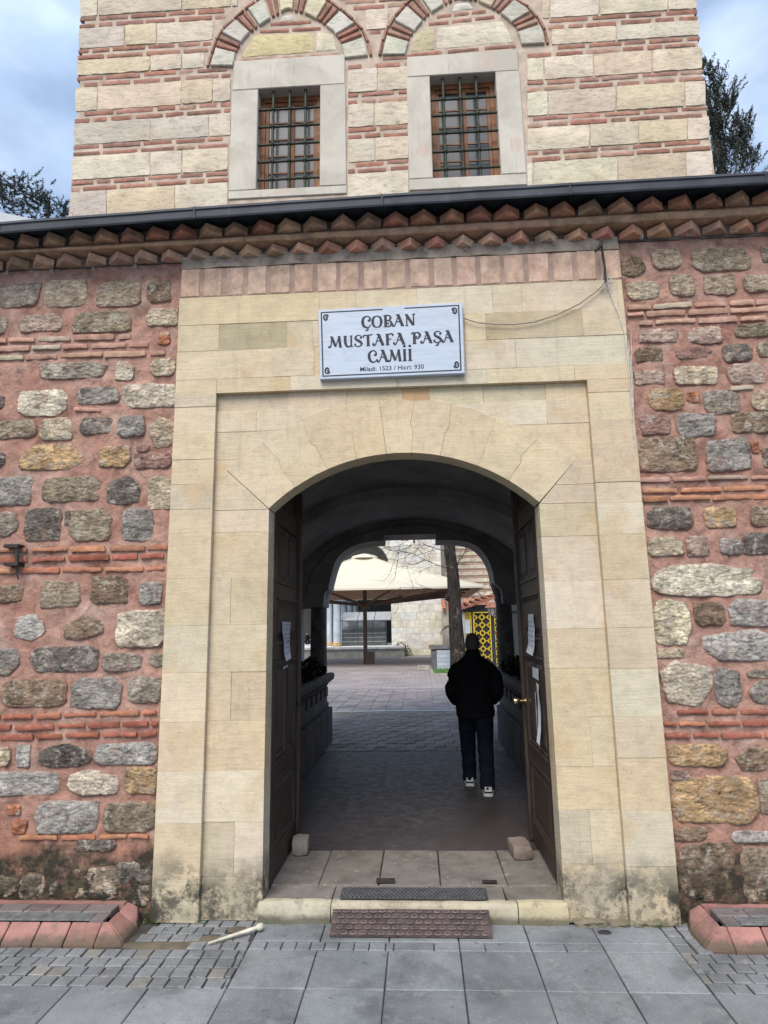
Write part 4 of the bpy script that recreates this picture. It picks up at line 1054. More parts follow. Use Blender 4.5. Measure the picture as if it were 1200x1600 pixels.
# planters along both walls
def planter(label, xin, xout, y0, y1, s):
    t = thing('planter', label, 'planter', ((xin + xout) / 2, (y0 + y1) / 2, FZ), 'stone planters in the passage')
    xa, xb = sorted((xin, xout)); n = 7; L = (y1 - y0) / n
    for i in range(n):
        b = MB(); plate_ = b.box((xa, y0 + i * L + .004, FZ), (xb, y0 + (i + 1) * L - .004, .66 + .004 * (i % 2))); o = b.build('plinth_stone', M['planter'], t, col=jc((.085, .066, .058), .25))
        bv = o.modifiers.new('worn', 'BEVEL'); bv.width = .008
    def loft(pr, name, col):
        b = MB(); m_ = len(pr)
        for Y in (y0, y1):
            for d, z in pr: b.v.append((xin - s * d, Y, z))
        for j in range(m_): b.f.append((j, m_ + j, m_ + (j + 1) % m_, (j + 1) % m_))
        b.f += [tuple(range(m_))[::-1], tuple(range(m_, 2 * m_))]
        return b.build(name, M['planter'], t, col=col)
    w = abs(xout - xin)
    loft([(.06, .668), (.06, .72), (.09, .74), (.11, .83), (.10, .95), (.06, 1.03), (.0, 1.07), (w - .02, 1.07), (w - .02, .668)], 'trough', (.085, .066, .058))
    loft([(.0, 1.074), (-.03, 1.10), (-.035, 1.16), (-.02, 1.19), (.05, 1.195), (.06, 1.15), (.06, 1.074)], 'rim', (.11, .085, .075))
    for k in range(10):
        yy = y0 + (k + .5) * (y1 - y0) / 10; MB().obox((xin - s * .075, yy, .9), (.03, .26, .14)).build('carved_panel', M['planter'], t, col=jc((.088, .068, .06), .1))
    MB().box((min(xin - s * .06, xout), y0 + .02, 1.075), (max(xin - s * .06, xout), y1 - .02, 1.13)).build('soil', M['mud'], t)
    return t
planter('left hand stone planter in the passage on a block plinth, beside the left door', -1.43, -2.06, 1.9, 6.05, 1)
planter('right hand stone planter in the passage on a block plinth, beside the walking man', 1.2, 1.83, 1.9, 6.05, -1)
def leaf_cloud(mb, c, r, n, size, rn, squash=(1, 1, 1), surf=.5):
    for _ in range(n):
        d = Vector((rn.gauss(0, 1), rn.gauss(0, 1), rn.gauss(0, 1))).normalized() * (r * (surf + (1 - surf) * rn.random()))
        p = Vector(c) + Vector((d[0] * squash[0], d[1] * squash[1], d[2] * squash[2]))
        a = Vector((rn.gauss(0, 1), rn.gauss(0, 1), rn.gauss(0, 1))).normalized(); e = a.cross(Vector((rn.gauss(0, 1), rn.gauss(0, 1), rn.gauss(0, 1)))).normalized()
        s = size * rn.uniform(.6, 1.3)
        mb.add([p - a * s, p + e * s * .45, p + a * s, p - e * s * .45], [(0, 1, 2, 3)])
def bushes(label, x, s, ys):
    t = thing('potted_plant', label, 'plant', (x, 4, 1.13), 'plants in the passage planters')
    b = MB(); st = MB(); rn = random.Random(int(x * 100))
    for yy in ys:
        h = rn.uniform(.12, .24)
        for k in range(5): st.tube([(x, yy, 1.12), (x + rn.uniform(-.12, .12), yy + rn.uniform(-.12, .12), 1.16 + h)], .006, 4)
        for k in range(5): leaf_cloud(b, (x + rn.uniform(-.14, .14), yy + rn.uniform(-.15, .15), 1.15 + rn.uniform(.05, h)), .1, 70, .045, rn)
    b.build('foliage', M['leafd'], t); st.build('stem', M['bark'], t)
bushes('dark leafy plants growing in the left passage planter', -1.72, 1, [2.2, 2.8, 3.4, 4.0, 4.5, 5.1, 5.6, 5.9])
bushes('dark leafy plants growing in the right passage planter', 1.5, -1, [2.2, 2.8, 3.4, 4.0, 4.5, 5.1, 5.6, 5.9])

# ================================================================== doors
def door(label, xh, s, y0, y1, knob):
    """leaf swung back along the passage; s = +1 when its visible face looks to +x"""
    t = thing('wooden_door', label, 'door', (xh, y0, FZ), 'double doors of the gate')
    th = .055; xf = xh                                                # face plane
    def b_(d0, d1, ya, yb, za, zb, mb=None):
        m_ = mb or MB(); x0, x1 = sorted((xf + s * d0, xf + s * d1)); m_.box((x0, ya, za), (x1, yb, zb)); return m_
    topz = lambda y: interp(y, [(y0, 2.74), (y0 + .25, 2.90), (y0 + .5, 3.02), (y0 + .75, 3.10), (y1, 3.14)])
    L = y1 - y0
    lf = MB(); n = 8
    for i in range(n):
        ya, yb = y0 + L * i / n, y0 + L * (i + 1) / n
        v = [(xf - s * th, ya, FZ + .012), (xf, ya, FZ + .012), (xf, yb, FZ + .012), (xf - s * th, yb, FZ + .012), (xf - s * th, ya, topz(ya)), (xf, ya, topz(ya)), (xf, yb, topz(yb)), (xf - s * th, yb, topz(yb))]
        f = [(0, 1, 2, 3), (4, 5, 6, 7), (1, 2, 6, 5), (0, 3, 7, 4)]
        if i == 0: f.append((0, 1, 5, 4))
        if i == n - 1: f.append((3, 2, 6, 7))
        lf.add(v, f)
    lf.build('leaf', M['wood'], t)
    sw = .115
    b_(.001, .022, y0 + .004, y0 + sw, FZ + .02, 2.76).build('stile', M['wood'], t); b_(.001, .022, y1 - sw, y1 - .004, FZ + .02, 3.09).build('stile', M['wood'], t)
    b_(-.03, .045, y1 - .03, y1 + .022, FZ + .02, 3.1).build('meeting_post', M['wood'], t)
    ya, yb = y0 + sw + .002, y1 - sw - .002; ym = (ya + yb) / 2
    rails = [(FZ + .02, .30), (.80, .90), (1.64, 1.76), (2.12, 2.22), (2.70, 2.84)]
    for za, zb in rails:
        b_(.001, .020, ya, yb, za, zb).build('rail', M['wood'], t)
        for zz in (za - .022, zb + .002):
            if zz > .3: b_(.001, .030, ya, yb, zz, zz + .02).build('moulding', M['wood'], t)
    def panel(pa, pb, za, zb):
        m_ = MB(); e = .035; x = lambda d: xf + s * d
        v = []
        for d, i_ in ((.002, 0), (.016, 0), (.016, .014), (.006, .02), (.006, e), (.018, e + .03)):
            v += [(x(d), pa + i_, za + i_), (x(d), pb - i_, za + i_), (x(d), pb - i_, zb - i_), (x(d), pa + i_, zb - i_)]
        f = []
        for r_ in range(5):
            for k in range(4): f.append((r_ * 4 + k, r_ * 4 + (k + 1) % 4, r_ * 4 + 4 + (k + 1) % 4, r_ * 4 + 4 + k))
        f.append((20, 21, 22, 23)); m_.add(v, f); m_.build('panel', M['wood'], t)
    g = .02
    panel(ya + .01, yb - .01, .325, .775)
    for a, c in ((ya + .01, ym - g), (ym + g, yb - .01)):
        panel(a, c, .93, 1.61); panel(a, c, 2.25, 2.67)
    panel(ya + .01, yb - .01, 1.785, 2.095)
    if True:
        for za, zb in ((.93, 1.61), (2.25, 2.67)): b_(.001, .018, ym - g + .002, ym + g - .002, za - .02, zb + .02).build('mullion', M['wood'], t)
    if knob:
        m_ = MB(); zk = 1.24; yk = y1 - .05
        m_.tube([(xf + s * .02, yk, zk), (xf + s * .03, yk, zk), (xf + s * .032, yk, zk), (xf + s * .07, yk, zk), (xf + s * .075, yk, zk), (xf + s * .095, yk, zk), (xf + s * .12, yk, zk), (xf + s * .128, yk, zk)], [.03, .03, .014, .014, .024, .033, .028, .012], 14)
        m_.build('door_knob', M['brass'], t, True)
    else:
        m_ = MB(); m_.tube([(xf + s * .03, y1 - .06, 1.25), (xf + s * .05, y1 - .06, 1.25)], [.02, .02], 10); m_.build('lock_plate', M['rust'], t, True)
    for z in (.5, 1.5, 2.4): b_(.001, .028, y0 + .002, y0 + .03, z, z + .16).build('hinge', M['rust'], t)
    return t
DLX, DRX = -1.093, .912
door('left leaf of the dark panelled wooden door, standing open without a knob', DLX, 1, .185, 1.17, False)
door('right leaf of the dark panelled wooden door, standing open with a brass knob', DRX, -1, .185, 1.2, True)
def sheet(name, label, x, s, quad, mat='paper', prints=(), group=None, curl=.012):
    """paper stuck on a door face: quad in (y, z), bl br tr tl"""
    b = MB(); n, m_ = 4, 8
    q = [Vector(p) for p in quad]
    for k in (0, 1):
        for j in range(m_ + 1):
            for i in range(n + 1):
                u, v = i / n, j / m_
                p = (q[0] * (1 - u) + q[1] * u) * (1 - v) + (q[3] * (1 - u) + q[2] * u) * v
                d = .026 + curl * abs(noise.noise(Vector((p[0] * 9, p[1] * 7, x)))) + (.03 * (1 - v) ** 4 if curl > .01 else 0) - k * .0012
                b.v.append((x + s * d, p[0], p[1]))
    for k in (0, 1):
        o_ = k * (n + 1) * (m_ + 1)
        for j in range(m_):
            for i in range(n): a = o_ + j * (n + 1) + i; b.f.append((a, a + 1, a + n + 2, a + n + 1))
    t = b.build(name, M[mat], None, True); put_ = t
    for k, v in (('label', label), ('category', 'notice'), ('group', group)):
        if v: t[k] = v
    if prints:
        c = MB()
        for v in prints:
            for i in range(3):
                u0 = .14 + .25 * i
                ps = []
                for (u, vv) in ((u0, v), (u0 + .2, v), (u0 + .2, v + .035), (u0, v + .035)):
                    p = (q[0] * (1 - u) + q[1] * u) * (1 - vv) + (q[3] * (1 - u) + q[2] * u) * vv
                    d = .0272 + curl * abs(noise.noise(Vector((p[0] * 9, p[1] * 7, x)))) + (.03 * (1 - vv) ** 4 if curl > .01 else 0) + .0016
                    ps.append((x + s * d, p[0], p[1]))
                c.add(ps, [(0, 1, 2, 3)])
        c.build('print', M['print'], t)
    return t
GP = 'paper notices stuck on the doors'
sheet('paper_notice', 'curling printed paper notice hanging on the left door', DLX, 1, [(.50, 1.625), (.68, 1.645), (.80, 1.93), (.47, 1.93)], prints=(.18, .3, .42, .54, .66, .78, .9), group=GP)
sheet('paper_scrap', 'small torn white sticker low on the left door rail', DLX, 1, [(.52, 1.565), (.70, 1.575), (.70, 1.59), (.52, 1.58)], group=GP, curl=.002)
sheet('paper_notice', 'long printed paper notice on the right door, above the others', DRX, -1, [(.48, 1.64), (.76, 1.66), (.76, 1.96), (.50, 1.955)], prints=(.2, .32, .44, .56, .68, .8), group=GP)
sheet('paper_notice', 'small square paper notice with a red heading on the right door', DRX, -1, [(.44, 1.46), (.70, 1.47), (.70, 1.55), (.44, 1.545)], group=GP, curl=.004)
sheet('paper_scrap', 'long torn white paper strip on the right door beside the knob', DRX, -1, [(.42, 1.0), (.49, 1.02), (.56, 1.44), (.46, 1.43)], group=GP)
sheet('paper_scrap', 'thin torn paper strip on the right door nearest the knob', DRX, -1, [(.60, 1.06), (.64, 1.08), (.66, 1.36), (.62, 1.35)], group=GP, curl=.006)
# blocks that hold the doors open
def stop(name, label, c, sz, rz, col):
    b = MB(); n = 4; hx, hy, hz = [q_ / 2 for q_ in sz]
    g = {}
    def pt(i, j, k):
        if (i, j, k) not in g:
            p = Vector((lerp(-hx, hx, i / n), lerp(-hy, hy, j / n), lerp(-hz, hz, k / n)))
            e = (i in (0, n)) + (j in (0, n)) + (k in (0, n))
            p *= 1 - .07 * max(0, e - 1); p += Vector([noise.noise(p * 30 + Vector((o_, c[0] * 9, 0))) * .006 for o_ in (1, 5, 9)])
            g[i, j, k] = len(b.v); b.v.append(tuple(p))
        return g[i, j, k]
    for s in (0, n):
        for i in range(n):
            for j in range(n):
                for q_ in (lambda a, d: (s, a, d), lambda a, d: (a, s, d), lambda a, d: (a, d, s)): b.f.append(tuple(pt(*q_(i + u, j + w)) for u, w in ((0, 0), (1, 0), (1, 1), (0, 1))))
    t = b.build(name, M['doorstone'], None, True, col, center=False); t.location = c; t.rotation_euler = (0, 0, rz); t['label'] = label; t['category'] = 'stone block'
stop('door_stop', 'small pale stone block holding the left door open', (-.985, .90, FZ + .062), (.13, .15, .125), .05, (.24, .22, .19))
stop('door_stop', 'flat brownish stone block holding the right door open', (.735, .86, FZ + .05), (.15, .26, .10), .06, (.21, .165, .145))

# ================================================================== mats
def mat_(name, label, mk, x0, x1, y0, y1, z, mt, pitch, diamond):
    t = thing(name, label, 'mat', ((x0 + x1) / 2, (y0 + y1) / 2, z))
    b = MB(); n = 14
    f = lambda x, y: z + .003 * noise.noise(Vector((x * 5, y * 6, 1))) + mk(y)
    ny = 5
    for k in (0, 1):
        for j in range(ny + 1):
            for i in range(n + 1):
                X, Y = lerp(x0, x1, i / n), lerp(y0, y1, j / ny); b.v.append((X, Y, f(X, Y) + (.006 if k else 0)))
    m_ = (n + 1) * (ny + 1)
    for k in (0, 1):
        for j in range(ny):
            for i in range(n): a = k * m_ + j * (n + 1) + i; b.f.append((a, a + 1, a + n + 2, a + n + 1))
    for i in range(n): b.f.append((i, i + 1, m_ + i + 1, m_ + i))
    b.build('backing', M[mt], t)
    r = MB(); w = pitch * .16; P2 = pitch * (.62 if diamond else 1)
    x = x0 + pitch / 2; rows = int((y1 - y0) / P2)
    for j in range(rows):
        for i in range(int((x1 - x0) / pitch)):
            cx = x0 + (i + .5 + (.5 if j % 2 else 0)) * pitch; cy = y0 + (j + .5) * P2 + .003
            if cx > x1 - pitch / 2: continue
            zz = f(cx, cy) + .0062
            n_ = 6 if diamond else 4
            for ra, rb, za, zb in ((.5, .40, 0, .006), (.40, .30, .006, .006), (.30, .24, .006, 0)):
                v = []
                for q_ in range(n_):
                    an = 6.2832 * q_ / n_ + (math.pi / 2 if diamond else math.pi / 4)
                    for rr, z_ in ((ra, za), (rb, zb)): v.append((cx + math.cos(an) * rr * pitch, cy + math.sin(an) * rr * P2 * 1.25, zz + z_))
                r.add(v, [(2 * q_, 2 * q_ + 1, (2 * q_ + 3) % (2 * n_), (2 * q_ + 2) % (2 * n_)) for q_ in range(n_)])
    r.build('ridges', M[mt + 'top'], t, kind='stuff')
    return t
mat_('floor_mat', 'brown rubber honeycomb mat lying on the paving in front of the doorstep', lambda y: .082 * max(0, (y + .225) / .175), -.60, .395, -.232, -.052, .006, 'rubber', .058, True)
mat_('floor_mat', 'grey ribbed rubber mat lying on top of the doorstep', lambda y: 0, -.565, .40, .01, .185, FZ + .006, 'rubber2', .028, False)

# ================================================================== raised red kerbs at both ends of the front
def raised_kerb(label, s, xin, xout):
    t = thing('raised_kerb', label, 'kerb', (xin + s * .6, -.18, 0), 'raised red kerbs along the wall')
    y0, y1, y2 = -.385, -.285, -.035; zt = .105
    def prism(v, f, name, mat, col=None):
        b = MB().add(v, f); o = b.build(name, mat, t, col=col); bv = o.modifiers.new('worn', 'BEVEL'); bv.width = .009; bv.segments = 2; return o
    X = xin + s * .16; RED = (.275, .14, .122)
    hexf = [(0, 1, 2, 3), (7, 6, 5, 4), (0, 4, 5, 1), (1, 5, 6, 2), (2, 6, 7, 3), (3, 7, 4, 0)]
    while (xout - X) * s > .02:
        X2 = X + s * .195; a, c = X + s * .003, X2 - s * .003
        prism([(a, y0, -.02), (c, y0, -.02), (c, y1 + .06, -.02), (a, y1 + .06, -.02), (a, y0, .018), (c, y0, .018), (c, y1, zt), (a, y1, zt)], [(0, 1, 5, 4), (1, 2, 6, 5), (2, 3, 7, 6), (3, 0, 4, 7), (4, 5, 6, 7), (3, 2, 1, 0)], 'kerb_stone', M['redkerb'], jc(RED, .12))
        b = MB(); b.box((min(a, c), -.175, -.02), (max(a, c), -.062, zt + .012)); o = b.build('top_paver', M['slab'], t, col=jc((.16, .13, .13), .12))
        bv = o.modifiers.new('worn', 'BEVEL'); bv.width = .005
        X = X2
    X0 = xin + s * .16                                                # sloping end pieces and corner
    a, c = xin, X0
    prism([(a, y0 + .05, -.02), (c, y0, -.02), (c, y1 + .06, -.02), (c - s * .02, y1 + .06, -.02), (a + s * .015, y0 + .06, .015), (c, y0, .018), (c, y1, zt), (c - s * .035, y1 + .01, zt)], hexf, 'corner_stone', M['redkerb'], jc(RED, .1))
    prism([(a, y0 + .06, -.02), (c - s * .03, y1, -.02), (c - s * .03, -.13, -.02), (a, -.13, -.02), (a + s * .012, y0 + .065, .015), (c - s * .03, y1 + .012, zt), (c - s * .03, -.13, zt), (a + s * .012, -.13, .02)], hexf, 'end_stone', M['redkerb'], jc(RED, .1))
    prism([(a, -.125, -.02), (c - s * .03, -.125, -.02), (c - s * .03, y2 + .03, -.02), (a + s * .03, y2 + .03, -.02), (a + s * .012, -.125, .02), (c - s * .03, -.125, zt), (c - s * .03, y2 + .03, zt + .01), (a + s * .06, y2 + .03, zt - .02)], hexf, 'end_stone', M['redkerb'], jc(RED, .1))
    b = MB(); x0, x1 = sorted((X0 - s * .028, xout)); b.box((x0, -.057, -.02), (x1, y2 + .03, zt + .012)); b.build('back_edging', M['redkerb'], t, col=jc(RED, .1))
    b = MB(); x0, x1 = sorted((X0, xout)); b.box((x0, y1 + .055, -.02), (x1, -.18, zt - .012)); b.build('gutter', M['joint'], t)
    g = MB(); g0, g1 = sorted((X0 + s * .09, xout))
    for yy in (y1 + .012, y1 + .038, y1 + .064, y1 + .09): g.box((g0, yy, zt - .002), (g1, yy + .014, zt + .008))
    x = g0
    while x < g1: g.box((x, y1 + .0125, zt - .006), (x + .012, y1 + .1035, zt + .004)); x += .3
    g.build('drain_grate', M['steel'], t)
    x0, x1 = sorted((X0 - s * .0, xout)); MB().box((min(X0, X0 + s * .085), y1 + .006, 0), (max(X0, X0 + s * .085), -.18, zt + .006)).build('top_paver', M['slab'], t, col=(.15, .125, .125))
raised_kerb('raised red concrete kerb with a drain grate at the foot of the left wall', -1, -1.845, -4.4)
raised_kerb('raised red concrete kerb with a drain grate at the foot of the right wall', 1, 1.60, 3.6)
# white pipe end lying on the setts
b = MB(); p0, p1 = Vector((*G(410, 1447, .03), .03)), Vector((*G(325, 1474, .012), .012)); d_ = p1 - p0
b.tube([p0, p0 + d_ * .03, p0 + d_ * .08, p0 + d_ * .13, p0 + d_ * .5, p1], [.018, .022, .022, .012, .010, .006], 12)
t = b.build('plastic_pipe', M['pvc'], None, True); t['label'] = 'white plastic pipe end lying on the setts by the left jamb'; t['category'] = 'pipe'
b = MB(); cx, cy = G(945, 1458); b.lathe([(.03, 0), (.032, .005), (.02, .012), (.005, .013)], (cx, cy, .001), 12, 1.3, .7); t = b.build('drain_cap', M['rust'], None, True); t['label'] = 'small rusty cap set in the paving by the right jamb'; t['category'] = 'drain cap'
# weeds and moss at the foot of the gate
b = MB(); rn = random.Random(4)
for px, py, n, sz in ((1022, 1442, 60, .05), (1010, 1444, 30, .03), (905, 1440, 30, .02), (450, 1441, 24, .015), (420, 1441, 16, .02), (1075, 1432, 16, .03), (320, 1441, 18, .015), (240, 1435, 20, .03)):
    x, y = G(px, py, 0); y = min(y, -.05)
    for k in range(n):
        a = rn.uniform(0, 6.28); l = sz * rn.uniform(.4, 1.2); o_ = Vector((x + rn.gauss(0, .025), y + rn.gauss(0, .008), 0)); tip = o_ + Vector((math.cos(a) * l * .6, math.sin(a) * l * .5, l)); w = Vector((-math.sin(a), math.cos(a), 0)) * .003
        b.add([o_ - w, o_ + w, tip], [(0, 1, 2)])
b.build('weeds', M['grass'], kind='stuff')

# ================================================================== name plaque
PL = [W(500, 593, -.09), W(726.5, 583, -.09), W(722.5, 472, -.09), W(497, 484, -.09)]
pq = thing('name_plaque', 'white marble name plaque with dark lettering above the arch', 'sign', ((PL[0][0] + PL[1][0]) / 2, -.05, PL[0][1]))
b = MB(); plate(b, PL, -.09, -.046, .004); b.build('slab', M['plaque'], pq)
def pm_(u, v, d):
    p = (Vector(PL[0]) * (1 - u) + Vector(PL[1]) * u) * (1 - v) + (Vector(PL[3]) * (1 - u) + Vector(PL[2]) * u) * v
    return (p[0], -.0902 - d, p[1])
ASP = (Vector(PL[1]) - Vector(PL[0])).length / (Vector(PL[3]) - Vector(PL[0])).length      # width / height
b = MB()
for i, (p, q, w) in enumerate((((.022, .955), (.45, .955), .016), ((.60, .955), (.975, .955), .016), ((.022, .045), (.975, .045), .016))):
    b.add([pm_(*c, .001) for c in ((p[0], p[1] - w / 2), (q[0], q[1] - w / 2), (q[0], q[1] + w / 2), (p[0], p[1] + w / 2))], [(0, 1, 2, 3)])
for x in (.022, .973):
    w = .0045; b.add([pm_(*c, .0012) for c in ((x - w, .038), (x + w, .038), (x + w, .962), (x - w, .962))], [(0, 1, 2, 3)])
b.build('border', M['black'], pq)
def ornament(cx, cy, fx, fy):
    b = MB(); mk = lambda u, v, d: pm_(cx + fx * u * .042 / 1, cy + fy * v * .042 * ASP, d)
    ribbon(b, [(.05, .1), (.1, .7), (.35, .95), (.6, .75), (.5, .45), (.3, .5)], [.2, .3, .32, .28, .2, .22], mk, .0006, .0003)
    ribbon(b, [(.1, .1), (.55, .05), (.75, .25), (.55, .38)], [.22, .3, .28, .2], mk, .0006, .0006)
    b.build('corner_ornament', M['black'], pq)
ornament(.036, .92, 1, -1); ornament(.960, .92, -1, -1); ornament(.036, .08, 1, 1); ornament(.960, .08, -1, 1)
CED = [([(.44, 0), (.50, -.1), (.42, -.22), (.3, -.2)], [.08, .1, .1, .12])]
C_ = [([(.50, .66), (.62, .62), (.68, .78), (.58, .96), (.38, 1.0), (.16, .84), (.09, .5), (.19, .16), (.42, .02), (.62, .1), (.74, .3)], [.12, .16, .13, .08, .09, .16, .20, .17, .11, .08, .04])]
S_ = [([(.50, .74), (.62, .80), (.52, .96), (.32, 1.0), (.13, .84), (.2, .62), (.46, .45), (.62, .24), (.46, .03), (.22, .02), (.07, .16), (.14, .26)], [.14, .12, .07, .08, .14, .18, .20, .16, .09, .08, .12, .13])]
GLY = {'C': (.74, C_), 'Ç': (.74, C_ + CED), 'S': (.7, S_), 'Ş': (.7, S_ + [([(.34, 0), (.40, -.1), (.32, -.22), (.2, -.2)], [.08, .1, .1, .12])]),
       'O': (.84, [([(.42, 1), (.17, .86), (.08, .5), (.17, .14), (.42, 0), (.67, .14), (.76, .5), (.67, .86), (.42, 1)], [.06, .14, .19, .14, .06, .14, .19, .14, .06])]),
       'B': (.72, [([(.2, 0), (.2, 1)], .19), ([(.04, .97), (.2, 1), (.48, .98), (.6, .78), (.46, .58), (.2, .54)], [.06, .08, .09, .15, .1, .06]), ([(.2, .54), (.52, .52), (.66, .28), (.5, .04), (.2, .02), (.02, .02)], [.06, .1, .17, .1, .07, .06]), ([(.3, .36), (.42, .3), (.36, .2)], [.06, .09, .07])]),
       'A': (.86, [([(.42, 1), (.58, .5), (.74, .03)], .2), ([(.44, .98), (.28, .5), (.16, .14), (.03, .03), (-.06, .14), (.02, .22)], [.07, .07, .08, .12, .12, .1]), ([(.20, .34), (.36, .42), (.6, .33)], .07), ([(.26, .96), (.36, 1.02), (.5, .98)], .08), ([(.6, .02), (.86, .02)], .06)]),
       'N': (.86, [([(.16, 0), (.16, .94)], .09), ([(.14, .98), (.4, .5), (.68, .04)], .19), ([(.70, .02), (.70, .9), (.8, 1.0)], [.09, .09, .08]), ([(.02, .98), (.2, .99)], .07), ([(.04, .02), (.28, .02)], .06), ([(.58, .98), (.84, .98)], .06)]),
       'M': (1.04, [([(.2, 1), (.16, .4), (.1, .1), (-.02, .04), (-.06, .16)], [.08, .09, .1, .12, .12]), ([(.2, .98), (.36, .5), (.52, .08)], .18), ([(.52, .1), (.66, .55), (.8, .98)], .07), ([(.80, 1), (.84, .5), (.9, .02)], .19), ([(.08, .98), (.24, .98)], .07), ([(.78, .02), (1.02, .02)], .06), ([(.74, .98), (.92, .98)], .06)]),
       'U': (.84, [([(.2, 1), (.2, .4), (.3, .1), (.46, .02), (.62, .12), (.68, .4)], [.19, .19, .16, .1, .07, .06]), ([(.68, 1), (.68, .02)], .12), ([(.06, .98), (.34, .98)], .06), ([(.56, .98), (.8, .98)], .06), ([(.62, .02), (.84, .02)], .06)]),
       'T': (.76, [([(.38, 0), (.38, 1)], .19), ([(.04, .78), (.02, .92), (.14, .97), (.38, .95), (.62, .99), (.76, 1.04)], [.1, .11, .09, .09, .09, .06]), ([(.22, .02), (.54, .02)], .06)]),
       'F': (.70, [([(.2, 0), (.2, 1)], .19), ([(.04, .98), (.3, .96), (.54, 1.0), (.66, .9), (.58, .82)], [.06, .09, .1, .1, .1]), ([(.2, .52), (.38, .5), (.52, .58)], [.07, .08, .06]), ([(.04, .02), (.36, .02)], .06)]),
       'P': (.72, [([(.2, 0), (.2, 1)], .19), ([(-.02, .86), (.06, .99), (.26, .97), (.5, .98), (.66, .76), (.52, .5), (.36, .46), (.34, .6), (.44, .66)], [.1, .08, .07, .1, .17, .11, .07, .08, .09]), ([(.04, .02), (.36, .02)], .06)]),
       'İ': (.38, [([(.18, 0), (.18, 1)], .19), ([(.04, .98), (.32, .98)], .06), ([(.02, .02), (.34, .02)], .06), ([(.1, 1.2), (.18, 1.29), (.27, 1.2)], [.1, .16, .1])]), ' ': (.42, [])}
def lettering(text, u0, u1, v0, cap):
    tot = sum(GLY[c][0] for c in text) + .06 * (len(text) - 1); k = (u1 - u0) / tot; x = u0; L = 0
    for ch in text:
        w, st = GLY[ch]
        if st:
            b = MB()
            for pts, wd in st:
                L += 1
                ribbon(b, pts, [q_ * 1.18 for q_ in wd] if hasattr(wd, '__len__') else wd * 1.18, (lambda u, v, d: pm_(x + u * k, v0 + v * cap, d)), .0007, .0003 + .00004 * (L % 12))
            b.build('letter', M['black'], pq, kind=None)
        x += (w + .06) * k
lettering('ÇOBAN', .300, .675, .700, .165)
lettering('MUSTAFA PAŞA', .072, .930, .440, .160)
lettering('CAMİİ', .338, .645, .205, .165)
cu = bpy.data.curves.new('inscription', 'FONT'); cu.body = 'Miladi: 1523 / Hicri: 930'; cu.align_x = 'CENTER'; cu.size = 1; cu.offset = .012
co_ = bpy.data.objects.new('inscription', cu); COL.objects.link(co_)
bpy.context.view_layer.update()
me = bpy.data.meshes.new_from_object(co_.evaluated_get(bpy.context.evaluated_depsgraph_get()))
bpy.data.objects.remove(co_)
xs = [v.co.x for v in me.vertices]; tw = max(xs) - min(xs); sc_ = .44 / tw; v_sc = sc_ * ASP
b = MB(); b.v = [pm_(.50 + v.co.x * sc_, .088 + v.co.y * v_sc, .0006) for v in me.vertices]; b.f = [tuple(p.vertices) for p in me.polygons]
b.build('inscription', M['black'], pq)

# ================================================================== cables, hooks and brackets
def own(o, label, cat, group=None):
    o['label'] = label; o['category'] = cat
    if group: o['group'] = group
    return o
def onw(pts, y): return [Vector((W(px, py, y)[0], y, W(px, py, y)[1])) for px, py in pts]
own(MB().tube(onw([(724, 497), (745, 504), (775, 507), (805, 507), (835, 503), (870, 492), (905, 475), (930, 457), (946, 441)], -.07), .0045, 6).build('sagging_cable', M['cable'], None, True), 'thin pale cable sagging from the plaque to the hook', 'cable')
own(MB().tube(onw([(948, 445), (955, 463), (966, 490), (976, 520), (981, 560), (985, 610), (990, 640)], -.055), .003, 5).build('hanging_wire', M['wire'], None, True), 'thin loose wire running down the right edge of the gateway', 'wire')
hk = thing('cable_hook', 'black iron hook under the cornice carrying tangled pale wires', 'hook', (W(942, 380, -.1)[0], -.1, 4.7))
q = MB(); p = onw([(930, 392), (938, 384), (941, 374)], -.13); q.tube(p, [.012, .016, .010], 8); q.build('bracket', M['rust'], hk, True)
q = MB(); q.tube(onw([(940, 384), (942, 400), (945, 418), (946, 440)], -.10), [.007, .011, .008, .012], 8); q.build('insulator', M['rust'], hk, True)
q = MB(); rn = random.Random(5)
for k in range(14):
    px, py = 946, 432; pts = [(px, py)]
    for j in range(4): px += rn.uniform(-6, 6.5); py += rn.uniform(-2, 9); pts.append((px, py))
    q.tube(onw(pts, -.085 + rn.uniform(-.02, .02)), .0022, 4)
q.build('wire_tangle', M['wire'], hk)
q = MB()
for k in range(5):
    px = 984 + rn.uniform(-2, 2); pts = [(px, 520 + 12 * k)]
    for j in range(5): px += rn.uniform(-1.5, 3); pts.append((px, pts[-1][1] + 26))
    q.tube(onw(pts, -.05 + rn.uniform(-.006, .004)), .0022, 4)
own(q.build('wire_bundle', M['wire'], None), 'frayed pale wires hanging along the right edge of the dressed stone', 'wire')
ORD = 'first second third fourth fifth sixth seventh eighth ninth tenth eleventh twelfth thirteenth fourteenth fifteenth'.split()
for i, (px, py) in enumerate(((10, 427), (80, 424), (145, 421), (211, 417), (336, 406), (405, 406), (470, 402), (540, 399), (665, 391), (728, 388), (797, 384), (866, 380), (1002, 372), (1076, 366), (1150, 361))):
    x, z = W(px, py, -.06); q = MB()
    q.tube([(x, -.0, z + .03), (x, -.05, z + .028), (x, -.06, z + .015)], .004, 6)
    q.tube([(x + .011 * math.cos(a), -.06, z + .004 + .012 * math.sin(a)) for a in [k * .7 for k in range(10)]], .0032, 6)
    own(q.build('ring_hook', M['steel'], None, True), 'small iron ring hook under the cornice, %s along from the left end' % ORD[i], 'hook', 'ring hooks under the cornice')
wb = thing('wall_bracket', 'short dark iron bracket fixed in the left wall beside the brick course', 'bracket', (W(25, 868)[0], -.03, W(25, 868)[1]))
